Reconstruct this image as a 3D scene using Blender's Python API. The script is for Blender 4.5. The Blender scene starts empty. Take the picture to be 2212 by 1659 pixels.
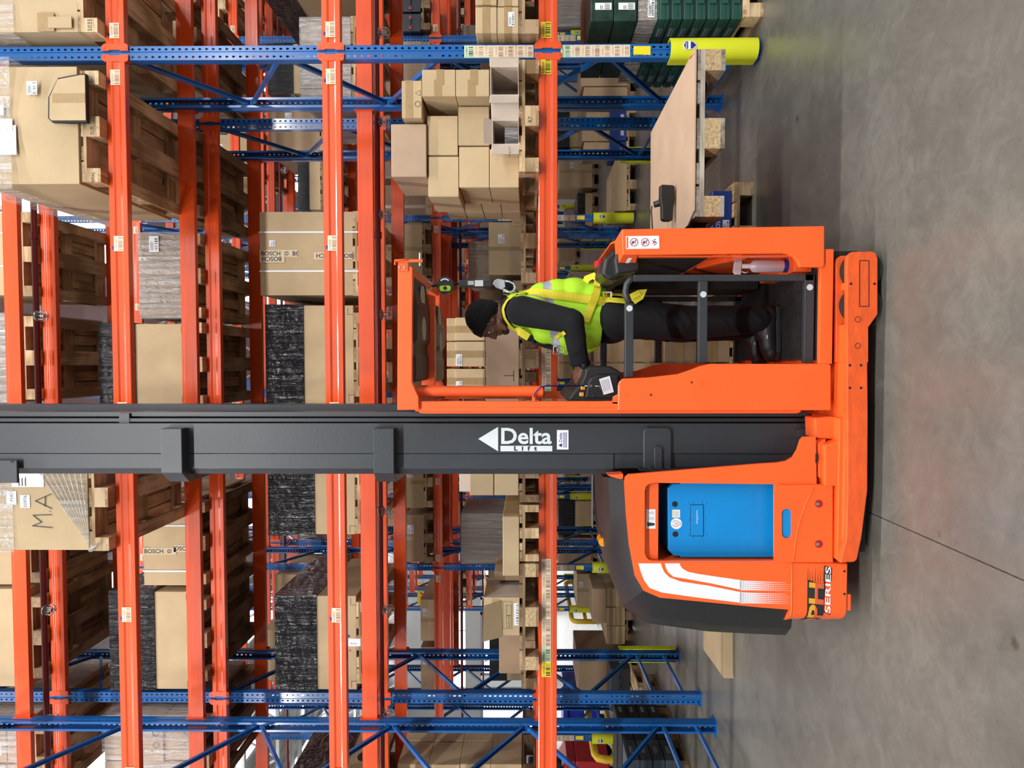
import bpy, math, random
import numpy as np
from mathutils import Vector, Matrix
random.seed(7)
SC = bpy.context.scene
COL = SC.collection
# ------------------------------------------------------------------ camera (photograph taken with the phone on its side)
F, YAW, PITCH, ROLL, CX, EYE = 1400.4, .0336, .0087, .0004, 1127.75, 1.7027
def _axes():
    w = Vector((-math.sin(YAW)*math.cos(PITCH), math.cos(YAW)*math.cos(PITCH), math.sin(PITCH)))
    r = Vector((math.cos(YAW), math.sin(YAW), 0))
    d = w.cross(r)
    c, s = math.cos(ROLL), math.sin(ROLL)
    return r*c+d*s, d*c-r*s, w
AR, AD, AW = _axes()
cam = bpy.data.cameras.new('camera')
cam.sensor_fit = 'HORIZONTAL'; cam.sensor_width = 36
cam.lens = 36*F/2212
cam.shift_x = -(CX-1106)/2212
cam.clip_end = 300
camo = bpy.data.objects.new('camera', cam); COL.objects.link(camo)
camo.matrix_world = Matrix(((AD.x, AR.x, -AW.x, 0), (AD.y, AR.y, -AW.y, 0), (AD.z, AR.z, -AW.z, EYE), (0, 0, 0, 1)))
SC.camera = camo
# ------------------------------------------------------------------ light and exposure
wd = bpy.data.worlds.new('daylight'); SC.world = wd; wd.use_nodes = True
bg = wd.node_tree.nodes['Background']
bg.inputs[0].default_value = (.96, .985, 1.0, 1); bg.inputs[1].default_value = .46
for k_ in range(7):
    for y_, z_, p_ in ((-6.2, 8.8, 320), (1.6, 12.2, 230)):  # the low tilted row is added fill behind the camera, lighting upright faces evenly
        la = bpy.data.lights.new('unseen_light', 'AREA'); la.shape = 'RECTANGLE'; la.size = 1.5; la.size_y = .32; la.energy = p_; la.color = (1, .985, .965)
        lo_ = bpy.data.objects.new('unseen_light', la); COL.objects.link(lo_); lo_.location = (-9.6+3.2*k_, y_, z_); lo_.rotation_euler = (.75 if y_ < 0 else 0, 0, 0)
vs = SC.view_settings
vs.view_transform = 'Standard'; vs.look = 'None'; vs.gamma = 1; vs.use_curve_mapping = False
vs.exposure = 0.0
SC.display_settings.display_device = 'sRGB'
try:
    cy = SC.cycles
    cy.max_bounces = 6; cy.diffuse_bounces = 3; cy.glossy_bounces = 3; cy.transmission_bounces = 4; cy.transparent_max_bounces = 12
    cy.caustics_reflective = False; cy.caustics_refractive = False; cy.sample_clamp_indirect = 6
    cy.use_denoising = True; cy.use_adaptive_sampling = True; cy.adaptive_threshold = .02
except Exception: pass

def ray(px, py):
    return AW + AR*((829.5-py)/F) + AD*((px-CX)/F)
def at(px, py, Y):
    v = ray(px, py); t = Y/v.y
    return v.x*t, EYE+v.z*t
def P3(px, py, Y):
    x, z = at(px, py, Y); return Vector((x, Y, z))
def floor_at(px, py, z=0.0):
    v = ray(px, py); t = (z-EYE)/v.z
    return v.x*t, v.y*t
def span(v0, v1, y0, y1, Y):
    """x0, x1, z0, z1 in the plane Y of what the photograph shows between columns v0..v1 and rows y0..y1"""
    vm, ym = (v0+v1)/2, (y0+y1)/2
    return at(vm, y1, Y)[0], at(vm, y0, Y)[0], at(v1, ym, Y)[1], at(v0, ym, Y)[1]
# ------------------------------------------------------------------ materials
def _nt(name):
    m = bpy.data.materials.new(name); m.use_nodes = True
    nt = m.node_tree; return m, nt, nt.nodes['Principled BSDF']
def N(nt, typ, **kw):
    n = nt.nodes.new(typ)
    for k, v in kw.items():
        if k in n.inputs: n.inputs[k].default_value = v
        else: setattr(n, k, v)
    return n
def coords(nt, scale=(1, 1, 1), rnd=True):
    tc = nt.nodes.new('ShaderNodeTexCoord'); mp = nt.nodes.new('ShaderNodeMapping')
    nt.links.new(tc.outputs['Object'], mp.inputs['Vector']); mp.inputs['Scale'].default_value = scale
    if rnd:
        oi = nt.nodes.new('ShaderNodeObjectInfo'); mu = nt.nodes.new('ShaderNodeMath'); mu.operation = 'MULTIPLY'; mu.inputs[1].default_value = 37
        nt.links.new(oi.outputs['Random'], mu.inputs[0]); nt.links.new(mu.outputs[0], mp.inputs['Location'])
    return mp.outputs[0]
def mat(name, col, rough=.5, metal=0, scale=(6, 6, 6), var=.12, detail=4, bump=0, bscale=None, coat=0, objvar=0, spec=.5, rvar=0, sheen=0):
    m, nt, b = _nt(name)
    v = coords(nt, scale)
    no = N(nt, 'ShaderNodeTexNoise', Scale=1.0, Detail=detail, Roughness=.6); nt.links.new(v, no.inputs['Vector'])
    cr = nt.nodes.new('ShaderNodeValToRGB')
    c = Vector(col)
    cr.color_ramp.elements[0].position = .3; cr.color_ramp.elements[1].position = .7
    cr.color_ramp.elements[0].color = (*(c*(1-var)), 1); cr.color_ramp.elements[1].color = (*(c*(1+var)), 1)
    nt.links.new(no.outputs['Fac'], cr.inputs[0]); out = cr.outputs[0]
    if objvar:
        oi = nt.nodes.new('ShaderNodeObjectInfo'); hs = nt.nodes.new('ShaderNodeHueSaturation')
        mr = N(nt, 'ShaderNodeMapRange'); mr.inputs['To Min'].default_value = 1-objvar; mr.inputs['To Max'].default_value = 1+objvar
        nt.links.new(oi.outputs['Random'], mr.inputs['Value']); nt.links.new(mr.outputs[0], hs.inputs['Value']); nt.links.new(out, hs.inputs['Color']); out = hs.outputs[0]
    nt.links.new(out, b.inputs['Base Color'])
    b.inputs['Roughness'].default_value = rough; b.inputs['Metallic'].default_value = metal
    b.inputs['Coat Weight'].default_value = coat; b.inputs['Coat Roughness'].default_value = .12
    b.inputs['Specular IOR Level'].default_value = spec
    b.inputs['Sheen Weight'].default_value = sheen
    if rvar:
        mr = N(nt, 'ShaderNodeMapRange'); mr.inputs['To Min'].default_value = rough-rvar; mr.inputs['To Max'].default_value = rough+rvar
        nt.links.new(no.outputs['Fac'], mr.inputs['Value']); nt.links.new(mr.outputs[0], b.inputs['Roughness'])
    if bump:
        src = no
        if bscale:
            src = N(nt, 'ShaderNodeTexNoise', Scale=1.0, Detail=3.0); nt.links.new(coords(nt, bscale), src.inputs['Vector'])
        bp = N(nt, 'ShaderNodeBump', Strength=bump, Distance=.01); nt.links.new(src.outputs['Fac'], bp.inputs['Height']); nt.links.new(bp.outputs[0], b.inputs['Normal'])
    return m
def wood(name, dark, light, axis, rough=.75, objvar=.22):
    m, nt, b = _nt(name)
    sc = {'x': (1.5, 28, 28), 'y': (28, 1.5, 28), 'z': (25, 25, 4)}[axis]
    v = coords(nt, sc)
    n1 = N(nt, 'ShaderNodeTexNoise', Scale=1.0, Detail=6.0, Roughness=.7, Distortion=.6); nt.links.new(v, n1.inputs['Vector'])
    n2 = N(nt, 'ShaderNodeTexNoise', Scale=1.0, Detail=2.0); nt.links.new(coords(nt, (3, 3, 3)), n2.inputs['Vector'])
    mx = N(nt, 'ShaderNodeMath'); mx.operation = 'ADD'; nt.links.new(n1.outputs['Fac'], mx.inputs[0]); nt.links.new(n2.outputs['Fac'], mx.inputs[1])
    cr = nt.nodes.new('ShaderNodeValToRGB'); cr.color_ramp.elements[0].position = .75; cr.color_ramp.elements[1].position = 1.2
    cr.color_ramp.elements[1].position = 1.0
    mx2 = N(nt, 'ShaderNodeMath'); mx2.operation = 'MULTIPLY'; mx2.inputs[1].default_value = .85; nt.links.new(mx.outputs[0], mx2.inputs[0])
    cr.color_ramp.elements[0].color = (*dark, 1); cr.color_ramp.elements[1].color = (*light, 1); nt.links.new(mx2.outputs[0], cr.inputs[0])
    oi = nt.nodes.new('ShaderNodeObjectInfo'); hs = nt.nodes.new('ShaderNodeHueSaturation')
    mr = N(nt, 'ShaderNodeMapRange'); mr.inputs['To Min'].default_value = 1-objvar; mr.inputs['To Max'].default_value = 1+objvar
    nt.links.new(oi.outputs['Random'], mr.inputs['Value']); nt.links.new(mr.outputs[0], hs.inputs['Value']); nt.links.new(cr.outputs[0], hs.inputs['Color'])
    nt.links.new(hs.outputs[0], b.inputs['Base Color']); b.inputs['Roughness'].default_value = rough; b.inputs['Specular IOR Level'].default_value = .25
    bp = N(nt, 'ShaderNodeBump', Strength=.25, Distance=.004); nt.links.new(n1.outputs['Fac'], bp.inputs['Height']); nt.links.new(bp.outputs[0], b.inputs['Normal'])
    return m
def film(name, col, rough, bscale, strength, alpha=1.0, white=None):
    m, nt, b = _nt(name)
    v = coords(nt, bscale)
    n1 = N(nt, 'ShaderNodeTexNoise', Scale=1.0, Detail=3.0, Roughness=.55, Distortion=1.0); nt.links.new(v, n1.inputs['Vector'])
    bp = N(nt, 'ShaderNodeBump', Strength=strength, Distance=.07); nt.links.new(n1.outputs['Fac'], bp.inputs['Height']); nt.links.new(bp.outputs[0], b.inputs['Normal'])
    b.inputs['Base Color'].default_value = (*col, 1); b.inputs['Roughness'].default_value = rough; b.inputs['Specular IOR Level'].default_value = .6
    if alpha < 1:
        cr = nt.nodes.new('ShaderNodeValToRGB'); cr.color_ramp.elements[0].position = .42; cr.color_ramp.elements[1].position = .72
        a0, a1 = alpha, min(1, alpha+.5)
        cr.color_ramp.elements[0].color = (a0, a0, a0, 1); cr.color_ramp.elements[1].color = (a1, a1, a1, 1)
        nt.links.new(n1.outputs['Fac'], cr.inputs[0]); nt.links.new(cr.outputs[0], b.inputs['Alpha'])
    return m
def emit(name, col, s):
    m, nt, b = _nt(name)
    b.inputs['Base Color'].default_value = (.8, .8, .8, 1); b.inputs['Emission Color'].default_value = (*col, 1); b.inputs['Emission Strength'].default_value = s
    return m
class M: pass
M.orange = mat('truck_orange_paint', (.96, .125, .020), .36, var=.04, scale=(3, 3, 3), coat=.25, bump=.02, bscale=(160, 160, 160))
M.orange_worn = mat('worn_orange_paint', (.80, .105, .02), .42, var=.16, scale=(9, 9, 30), coat=.1)
M.beam = mat('rack_orange_enamel', (.80, .085, .012), .22, var=.05, scale=(1.5, 6, 6), coat=.6, bump=.05, bscale=(2, 30, 30))
M.blue = mat('rack_blue_enamel', (.004, .110, .38), .3, var=.08, scale=(6, 6, 2), coat=.3)
M.mast = mat('charcoal_mast_paint', (.030, .036, .044), .40, var=.10, scale=(2, 2, 2), coat=.05, bump=.03, bscale=(60, 60, 60))
M.tube = mat('dark_grey_tube_paint', (.030, .034, .040), .42, var=.08)
M.plastic = mat('black_moulded_plastic', (.012, .013, .015), .42, var=.08, bump=.05, bscale=(400, 400, 400))
M.plastic_grey = mat('grey_moulded_plastic', (.085, .092, .095), .5, var=.05, bump=.05, bscale=(400, 400, 400))
M.black = mat('flat_black', (.008, .008, .009), .7, var=.2)
M.rubber = mat('black_rubber_mat', (.016, .016, .016), .6, var=.25, scale=(20, 20, 20))
M.battery = mat('battery_blue_paint', (.0, .26, .70), .42, var=.03)
M.white = mat('white_print', (.80, .82, .86), .45, var=.02)
M.pale = mat('pale_grey_print', (.66, .73, .77), .45, var=.02)
M.paper = mat('white_paper', (.80, .82, .86), .7, var=.05)
M.cream = mat('cream_label_paper', (.83, .70, .50), .6, var=.04)
M.creamg = mat('pale_green_label_paper', (.62, .78, .52), .6, var=.04)
M.yellowlab = mat('yellow_label_paper', (.90, .68, .02), .5, var=.04)
M.ink = mat('dark_ink', (.02, .018, .02), .6, var=.1)
M.inkred = mat('brown_label_ink', (.36, .20, .15), .6, var=.1)
M.red = mat('red_plastic', (.65, .03, .03), .4, var=.05)
M.redpaint = mat('red_lift_paint', (.42, .012, .016), .4, var=.06)
M.redpipe = mat('dark_red_pipe_paint', (.17, .004, .006), .35, var=.08, coat=.1)
M.navyink = mat('navy_ink', (.01, .02, .22), .5, var=.05)
M.guard = mat('fluorescent_yellow_guard', (.72, .76, .02), .5, var=.03, bump=.03, bscale=(150, 150, 150))
M.hoop = mat('yellow_barrier_paint', (.78, .50, .02), .35, var=.05)
M.steel = mat('bright_steel', (.62, .62, .60), .28, metal=1, var=.06)
M.zinc = mat('zinc_plate', (.42, .46, .50), .5, metal=.7, var=.1)
M.capgrey = mat('pale_grey_cap_plastic', (.56, .60, .62), .5, var=.03)
M.carton = mat('kraft_carton', (.50, .375, .225), .8, scale=(4, 4, 4), var=.07, objvar=.09, spec=.2, bump=.03, bscale=(8, 8, 120))
M.cartonb = mat('brown_carton', (.36, .25, .155), .8, scale=(4, 4, 4), var=.07, objvar=.12, spec=.2)
M.cartonp = mat('pinkish_carton', (.47, .335, .235), .8, scale=(4, 4, 4), var=.06, objvar=.06, spec=.2)
M.cartoni = mat('pale_carton_lining', (.56, .47, .40), .8, scale=(4, 4, 4), var=.06, spec=.2)
M.tape = mat('brown_packing_tape', (.36, .24, .115), .28, scale=(20, 20, 20), var=.08, coat=.3, bump=.1, bscale=(60, 60, 60))
M.tapep = mat('printed_tape', (.58, .45, .28), .4, scale=(20, 20, 20), var=.05)
M.strap = mat('white_plastic_strap', (.72, .74, .78), .35, var=.03)
M.blackfilm = film('black_stretch_film', (.006, .006, .008), .20, (30, 30, 1.3), 1.0)
M.darkfilm = film('dark_translucent_film', (.022, .015, .016), .22, (30, 3, 3), .9)
M.clearfilm = film('clear_stretch_film', (.80, .80, .82), .18, (24, 24, 1.8), .9, alpha=.14)
M.silverfilm = film('cloudy_stretch_film', (.62, .61, .60), .2, (26, 26, 1.6), 1.0, alpha=.38)
M.greycase = mat('slate_case_plastic', (.030, .042, .056), .45, var=.08)
M.navycase = mat('navy_case_plastic', (.012, .03, .075), .45, var=.08)
M.greencase = mat('dark_green_case_plastic', (.012, .065, .050), .45, var=.08, bump=.05, bscale=(90, 90, 90))
M.greenprint = mat('dark_green_print', (.006, .035, .02), .5, scale=(14, 14, 14), var=.7)
M.bluebox = mat('blue_printed_carton', (.010, .045, .26), .45, var=.05)
M.bluebin = mat('blue_bin_plastic', (.012, .04, .50), .4, var=.05)
M.wx, M.wy = wood('pallet_timber_across', (.30, .19, .095), (.62, .46, .28), 'x'), wood('pallet_timber_along', (.30, .19, .095), (.62, .46, .28), 'y')
M.dx, M.dy = wood('aged_timber_across', (.17, .105, .055), (.36, .25, .15), 'x'), wood('aged_timber_along', (.17, .105, .055), (.36, .25, .15), 'y')
M.gx, M.gy = wood('weathered_timber_across', (.20, .165, .125), (.47, .42, .36), 'x'), wood('weathered_timber_along', (.16, .13, .10), (.42, .37, .31), 'y')
M.chip = mat('chipboard_block', (.47, .34, .19), .85, scale=(70, 70, 70), var=.45, detail=6, spec=.2, bump=.2)
M.redwood = wood('red_stained_timber', (.17, .045, .022), (.38, .15, .08), 'y')
M.skin = mat('brown_skin', (.165, .072, .042), .5, scale=(9, 9, 9), var=.14, bump=.03, bscale=(160, 160, 160))
M.skinp = mat('brown_skin_lips', (.20, .075, .06), .45, var=.1)
M.hair = mat('black_hair', (.006, .005, .005), .7, var=.3, scale=(200, 200, 200), bump=.3)
M.knit = mat('black_knit', (.008, .008, .009), .9, scale=(150, 150, 90), var=.45, bump=.35, sheen=.03, spec=.25)
M.sweater = mat('black_sweatshirt', (.010, .011, .013), .9, scale=(9, 9, 9), var=.2, bump=.5, bscale=(14, 14, 9), sheen=.03, spec=.25)
M.trouser = mat('black_trousers', (.007, .007, .008), .85, scale=(9, 9, 9), var=.2, bump=.6, bscale=(12, 12, 5), sheen=.02, spec=.25)
M.boot = mat('black_boot_leather', (.007, .007, .008), .5, var=.2, bump=.15, bscale=(40, 40, 40))
M.hivis = mat('lime_high_visibility_cloth', (.46, .83, .025), .75, scale=(8, 8, 5), var=.06, bump=.35, bscale=(11, 11, 7))
M.hivist = mat('yellow_harness_webbing', (.74, .66, .03), .7, scale=(200, 200, 200), var=.12, bump=.1)
M.reflect = mat('grey_reflective_tape', (.36, .39, .44), .4, scale=(60, 60, 60), var=.1)
M.amber = mat('amber_lens', (.85, .30, .01), .12, var=.1, coat=.8)
M.bottle = mat('milky_bottle_plastic', (.62, .50, .55), .3, var=.04)
M.lampdisc = mat('frosted_lamp_cover', (.50, .51, .44), .5, var=.25, scale=(30, 30, 30))
M.clad = mat('grey_wall_cladding', (.58, .58, .57), .5, var=.04)
M.roofm = mat('white_roof_sheet', (.72, .72, .72), .6, var=.05)
M.truss = mat('white_roof_steel', (.72, .73, .74), .5, var=.04)
M.lampm = emit('lamp_tube_light', (1.0, .97, .92), 24)
M.dayl = emit('daylight_panel', (1.0, 1.0, 1.0), 3.2)
M.dayl2 = emit('daylight_glazing', (1.0, 1.0, 1.0), 4)
M.redled = emit('red_signal_light', (1.0, .05, .03), 6)
def floor_mat():
    m, nt, b = _nt('polished_concrete')
    v = coords(nt, (1, 1, 1), False)
    def nz(s, d, r=.6, dist=0):
        n = N(nt, 'ShaderNodeTexNoise', Scale=s, Detail=d, Roughness=r, Distortion=dist); nt.links.new(v, n.inputs['Vector']); return n.outputs['Fac']
    a, c, e = nz(.9, 8.0, .68, .4), nz(7, 10.0, .75, .8), nz(60, 4.0)
    mx = N(nt, 'ShaderNodeMath'); mx.operation = 'MULTIPLY_ADD'; nt.links.new(c, mx.inputs[0]); mx.inputs[1].default_value = .8; nt.links.new(a, mx.inputs[2])
    m2 = N(nt, 'ShaderNodeMath'); m2.operation = 'MULTIPLY_ADD'; nt.links.new(e, m2.inputs[0]); m2.inputs[1].default_value = .2; nt.links.new(mx.outputs[0], m2.inputs[2])
    cr = nt.nodes.new('ShaderNodeValToRGB')
    els = cr.color_ramp.elements
    els[0].position = .30; els[0].color = (.082, .079, .067, 1); els[1].position = .72; els[1].color = (.215, .208, .180, 1)
    k = els.new(.5); k.color = (.134, .128, .110, 1)
    dv = N(nt, 'ShaderNodeMath'); dv.operation = 'DIVIDE'; dv.inputs[1].default_value = 2.0; nt.links.new(m2.outputs[0], dv.inputs[0])
    nt.links.new(dv.outputs[0], cr.inputs[0])
    # small dark stains
    vo = N(nt, 'ShaderNodeTexVoronoi', Scale=2.6); nt.links.new(v, vo.inputs['Vector'])
    st = nt.nodes.new('ShaderNodeValToRGB'); st.color_ramp.elements[0].position = .03; st.color_ramp.elements[0].color = (.55, .5, .42, 1); st.color_ramp.elements[1].position = .075; st.color_ramp.elements[1].color = (1, 1, 1, 1)
    ad = N(nt, 'ShaderNodeMath'); ad.operation = 'MULTIPLY_ADD'; nt.links.new(c, ad.inputs[0]); ad.inputs[1].default_value = .22; nt.links.new(vo.outputs['Distance'], ad.inputs[2])
    sb = N(nt, 'ShaderNodeMath'); sb.operation = 'SUBTRACT'; sb.inputs[1].default_value = .10; nt.links.new(ad.outputs[0], sb.inputs[0]); nt.links.new(sb.outputs[0], st.inputs[0])
    mm = N(nt, 'ShaderNodeMix'); mm.data_type = 'RGBA'; mm.blend_type = 'MULTIPLY'; mm.inputs['Factor'].default_value = 1
    nt.links.new(cr.outputs[0], mm.inputs['A']); nt.links.new(st.outputs[0], mm.inputs['B']); nt.links.new(mm.outputs['Result'], b.inputs['Base Color'])
    mr = N(nt, 'ShaderNodeMapRange'); mr.inputs['From Min'].default_value = .3; mr.inputs['From Max'].default_value = .7; mr.inputs['To Min'].default_value = .24; mr.inputs['To Max'].default_value = .44
    nt.links.new(c, mr.inputs['Value']); nt.links.new(mr.outputs[0], b.inputs['Roughness'])
    b.inputs['Specular IOR Level'].default_value = .6
    bp = N(nt, 'ShaderNodeBump', Strength=.06, Distance=.01); nt.links.new(c, bp.inputs['Height']); nt.links.new(bp.outputs[0], b.inputs['Normal'])
    return m
M.floor = floor_mat()
M.joint = mat('joint_filler', (.055, .05, .042), .9, var=.4, scale=(30, 30, 30))
# ------------------------------------------------------------------ mesh building
_textcache = {}
def text_geo(body, bold=0.0):
    k = (body, bold)
    if k not in _textcache:
        cu = bpy.data.curves.new('t', 'FONT'); cu.body = body; cu.size = 1; cu.resolution_u = 3; cu.offset = bold
        o = bpy.data.objects.new('t', cu); COL.objects.link(o)
        dg = bpy.context.evaluated_depsgraph_get(); dg.update()
        me = bpy.data.meshes.new_from_object(o.evaluated_get(dg), depsgraph=dg)
        vv = [tuple(v.co) for v in me.vertices]; ff = [tuple(p.vertices) for p in me.polygons]
        bpy.data.objects.remove(o); bpy.data.curves.remove(cu); bpy.data.meshes.remove(me)
        _textcache[k] = (vv, ff)
    return _textcache[k]
def world_off(o):
    v = Vector((0, 0, 0))
    while o is not None: v += o.location; o = o.parent
    return v
class MB:
    def __init__(s, m=None): s.v = []; s.f = []; s.i = []; s.ms = []; s.cur = 0; s.sm = []; s.smooth = False; (s.m(m) if m else None)
    def m(s, mt):
        if mt not in s.ms: s.ms.append(mt)
        s.cur = s.ms.index(mt); return s
    def add(s, vs, fs):
        b = len(s.v); s.v += [tuple(p) for p in vs]
        for f in fs: s.f.append(tuple(b+k for k in f)); s.i.append(s.cur); s.sm.append(s.smooth)
        return s
    def box(s, x0, x1, y0, y1, z0, z1):
        return s.add([(x, y, z) for z in (z0, z1) for y in (y0, y1) for x in (x0, x1)], [(0, 2, 3, 1), (4, 5, 7, 6), (0, 1, 5, 4), (2, 6, 7, 3), (0, 4, 6, 2), (1, 3, 7, 5)])
    def quad(s, a, b, c, d): return s.add([a, b, c, d], [(0, 1, 2, 3)])
    def prism(s, pts, y0, y1, ax='y'):
        """polygon pts (two coordinates) extruded along an axis: y -> (x,z), x -> (y,z), z -> (x,y)"""
        fn = {'y': lambda p, t: (p[0], t, p[1]), 'x': lambda p, t: (t, p[0], p[1]), 'z': lambda p, t: (p[0], p[1], t)}[ax]
        n = len(pts); a = sum(pts[k][0]*pts[(k+1) % n][1]-pts[(k+1) % n][0]*pts[k][1] for k in range(n))
        if (a < 0) != (ax == 'y'): pts = pts[::-1]
        # orientation chosen so that side walls face outwards
        vs = [fn(p, y0) for p in pts]+[fn(p, y1) for p in pts]
        fs = [tuple(range(n))[::-1], tuple(range(n, 2*n))]+[(k, (k+1) % n, n+(k+1) % n, n+k) for k in range(n)]
        return s.add(vs, fs)
    def ring(s, outer, inner, y0, y1):
        """frame between two polygons with the same number of points, in (x,z), extruded along y"""
        n = len(outer); vs = [(p[0], y, p[1]) for y in (y0, y1) for q in (outer, inner) for p in q]
        fs = []
        for k in range(n):
            j = (k+1) % n
            fs += [(k, j, n+j, n+k), (2*n+k, 3*n+k, 3*n+j, 2*n+j), (k, 2*n+k, 2*n+j, j), (n+k, n+j, 3*n+j, 3*n+k)]
        return s.add(vs, fs)
    def cyl(s, a, b, r, n=14, r2=None, caps=True):
        a, b = Vector(a), Vector(b); r2 = r if r2 is None else r2; d = (b-a).normalized()
        u = d.orthogonal().normalized(); w = d.cross(u); o = s.smooth
        vs = [a+(u*math.cos(t)+w*math.sin(t))*r for t in [2*math.pi*k/n for k in range(n)]]+[b+(u*math.cos(t)+w*math.sin(t))*r2 for t in [2*math.pi*k/n for k in range(n)]]
        s.smooth = True; s.add(vs, [(k, (k+1) % n, n+(k+1) % n, n+k) for k in range(n)]); s.smooth = o
        if caps: s.add(vs, [tuple(range(n))[::-1], tuple(range(n, 2*n))])
        return s
    def tube(s, pts, r, n=10, closed=False):
        pts = [Vector(p) for p in pts]; m = len(pts); rings = []; prev = None
        for k in range(m):
            if closed: d = pts[(k+1) % m]-pts[k-1]
            else: d = pts[min(k+1, m-1)]-pts[max(k-1, 0)]
            d.normalize()
            u = d.orthogonal().normalized() if prev is None else (prev-d*prev.dot(d)).normalized()
            prev = u; w = d.cross(u); rr = r[k] if isinstance(r, (list, tuple)) else r
            rings.append([pts[k]+(u*math.cos(2*math.pi*j/n)+w*math.sin(2*math.pi*j/n))*rr for j in range(n)])
        o = s.smooth; s.smooth = True; s.loft(rings, closed=closed, caps=not closed); s.smooth = o
        return s
    def loft(s, rings, closed=False, caps=True):
        n = len(rings[0]); m = len(rings); vs = [p for q in rings for p in q]; fs = []
        for k in range(m if closed else m-1):
            a, b = k*n, ((k+1) % m)*n
            fs += [(a+j, a+(j+1) % n, b+(j+1) % n, b+j) for j in range(n)]
        if caps: fs += [tuple(range(n))[::-1], tuple(range((m-1)*n, m*n))]
        return s.add(vs, fs)
    def bar(s, a, b, w, h, up=(0, 0, 1)):
        a, b = Vector(a), Vector(b); d = (b-a).normalized(); u = Vector(up); u = (u-d*u.dot(d)); u = u.normalized() if u.length > 1e-4 else d.orthogonal().normalized(); c = d.cross(u)
        vs = [p+c*x*w/2+u*z*h/2 for p in (a, b) for z in (-1, 1) for x in (-1, 1)]
        return s.add(vs, [(0, 2, 3, 1), (4, 5, 7, 6), (0, 1, 5, 4), (2, 6, 7, 3), (0, 4, 6, 2), (1, 3, 7, 5)])
    def ell(s, c, rx, ry, rz, nu=16, nv=10):
        c = Vector(c); vs = [c+Vector((0, 0, rz))]; fs = []
        for a in range(1, nv):
            t = math.pi*a/nv
            vs += [c+Vector((rx*math.sin(t)*math.cos(2*math.pi*k/nu), ry*math.sin(t)*math.sin(2*math.pi*k/nu), rz*math.cos(t))) for k in range(nu)]
        vs.append(c-Vector((0, 0, rz))); e = len(vs)-1
        for k in range(nu):
            j = (k+1) % nu; fs.append((0, 1+k, 1+j)); fs.append((e, e-nu+j, e-nu+k))
            for a in range(nv-2): fs.append((1+a*nu+k, 1+(a+1)*nu+k, 1+(a+1)*nu+j, 1+a*nu+j))
        o = s.smooth; s.smooth = True; s.add(vs, fs); s.smooth = o
        return s
    def ribbon(s, pts, nrm, w, th=.003):
        """strap along pts, lying across nrm (list of outward normals)"""
        pts = [Vector(p) for p in pts]; m = len(pts); rings = []
        for k in range(m):
            d = (pts[min(k+1, m-1)]-pts[max(k-1, 0)]).normalized(); n = Vector(nrm[k] if isinstance(nrm, list) else nrm); n = (n-d*n.dot(d)).normalized(); c = d.cross(n)
            rings.append([pts[k]+c*w/2, pts[k]+c*w/2+n*th, pts[k]-c*w/2+n*th, pts[k]-c*w/2])
        return s.loft(rings)
    def text(s, body, o, xd, yd, size, mt=None, align=0, bold=0.0, sx=1.0):
        if mt: s.m(mt)
        vv, ff = text_geo(body, bold); o, xd, yd = Vector(o), Vector(xd), Vector(yd)
        w = max([p[0] for p in vv] or [0])
        return s.add([o+xd*((p[0]-w*align)*size*sx)+yd*(p[1]*size) for p in vv], ff)
    def mesh(s, name, off=None):
        me = bpy.data.meshes.new(name); v = s.v
        if off is not None: v = [(p[0]-off.x, p[1]-off.y, p[2]-off.z) for p in v]
        me.from_pydata(v, [], s.f)
        for mt in s.ms: me.materials.append(mt)
        me.polygons.foreach_set('material_index', s.i); me.polygons.foreach_set('use_smooth', s.sm); me.update()
        return me
    def build(s, name, parent=None, bevel=0, seg=2, local=False, loc=None, label=None):
        off = Vector((0, 0, 0)) if local else (world_off(parent) if parent else Vector((0, 0, 0)))
        l = Vector((0, 0, 0))
        if not local and parent is None and s.v:
            a = np.array(s.v); l = Vector(((a[:, 0].min()+a[:, 0].max())/2, (a[:, 1].min()+a[:, 1].max())/2, a[:, 2].min())); off = l
        o = bpy.data.objects.new(name, s.mesh(name, off)); COL.objects.link(o); o.parent = parent
        o.location = loc if loc is not None else l
        if bevel:
            b = o.modifiers.new('edge', 'BEVEL'); b.width = bevel; b.segments = seg; b.limit_method = 'ANGLE'; b.angle_limit = .6
        if label: o['label'] = label
        return o
def put(name, me, parent, loc=(0, 0, 0), rz=0):
    o = bpy.data.objects.new(name, me); COL.objects.link(o); o.parent = parent; o.location = loc; o.rotation_euler = (0, 0, rz); return o
def tag(o, label, cat, group=None):
    o['label'] = label; o['category'] = cat
    if group: o['group'] = group
    return o
def thing(name, label, cat, loc=(0, 0, 0), group=None, rz=0):
    o = bpy.data.objects.new(name, None); COL.objects.link(o); o.location = loc; o.rotation_euler = (0, 0, rz); o.empty_display_size = .1
    return tag(o, label, cat, group)
def struct(o): o['kind'] = 'structure'; return o
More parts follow.
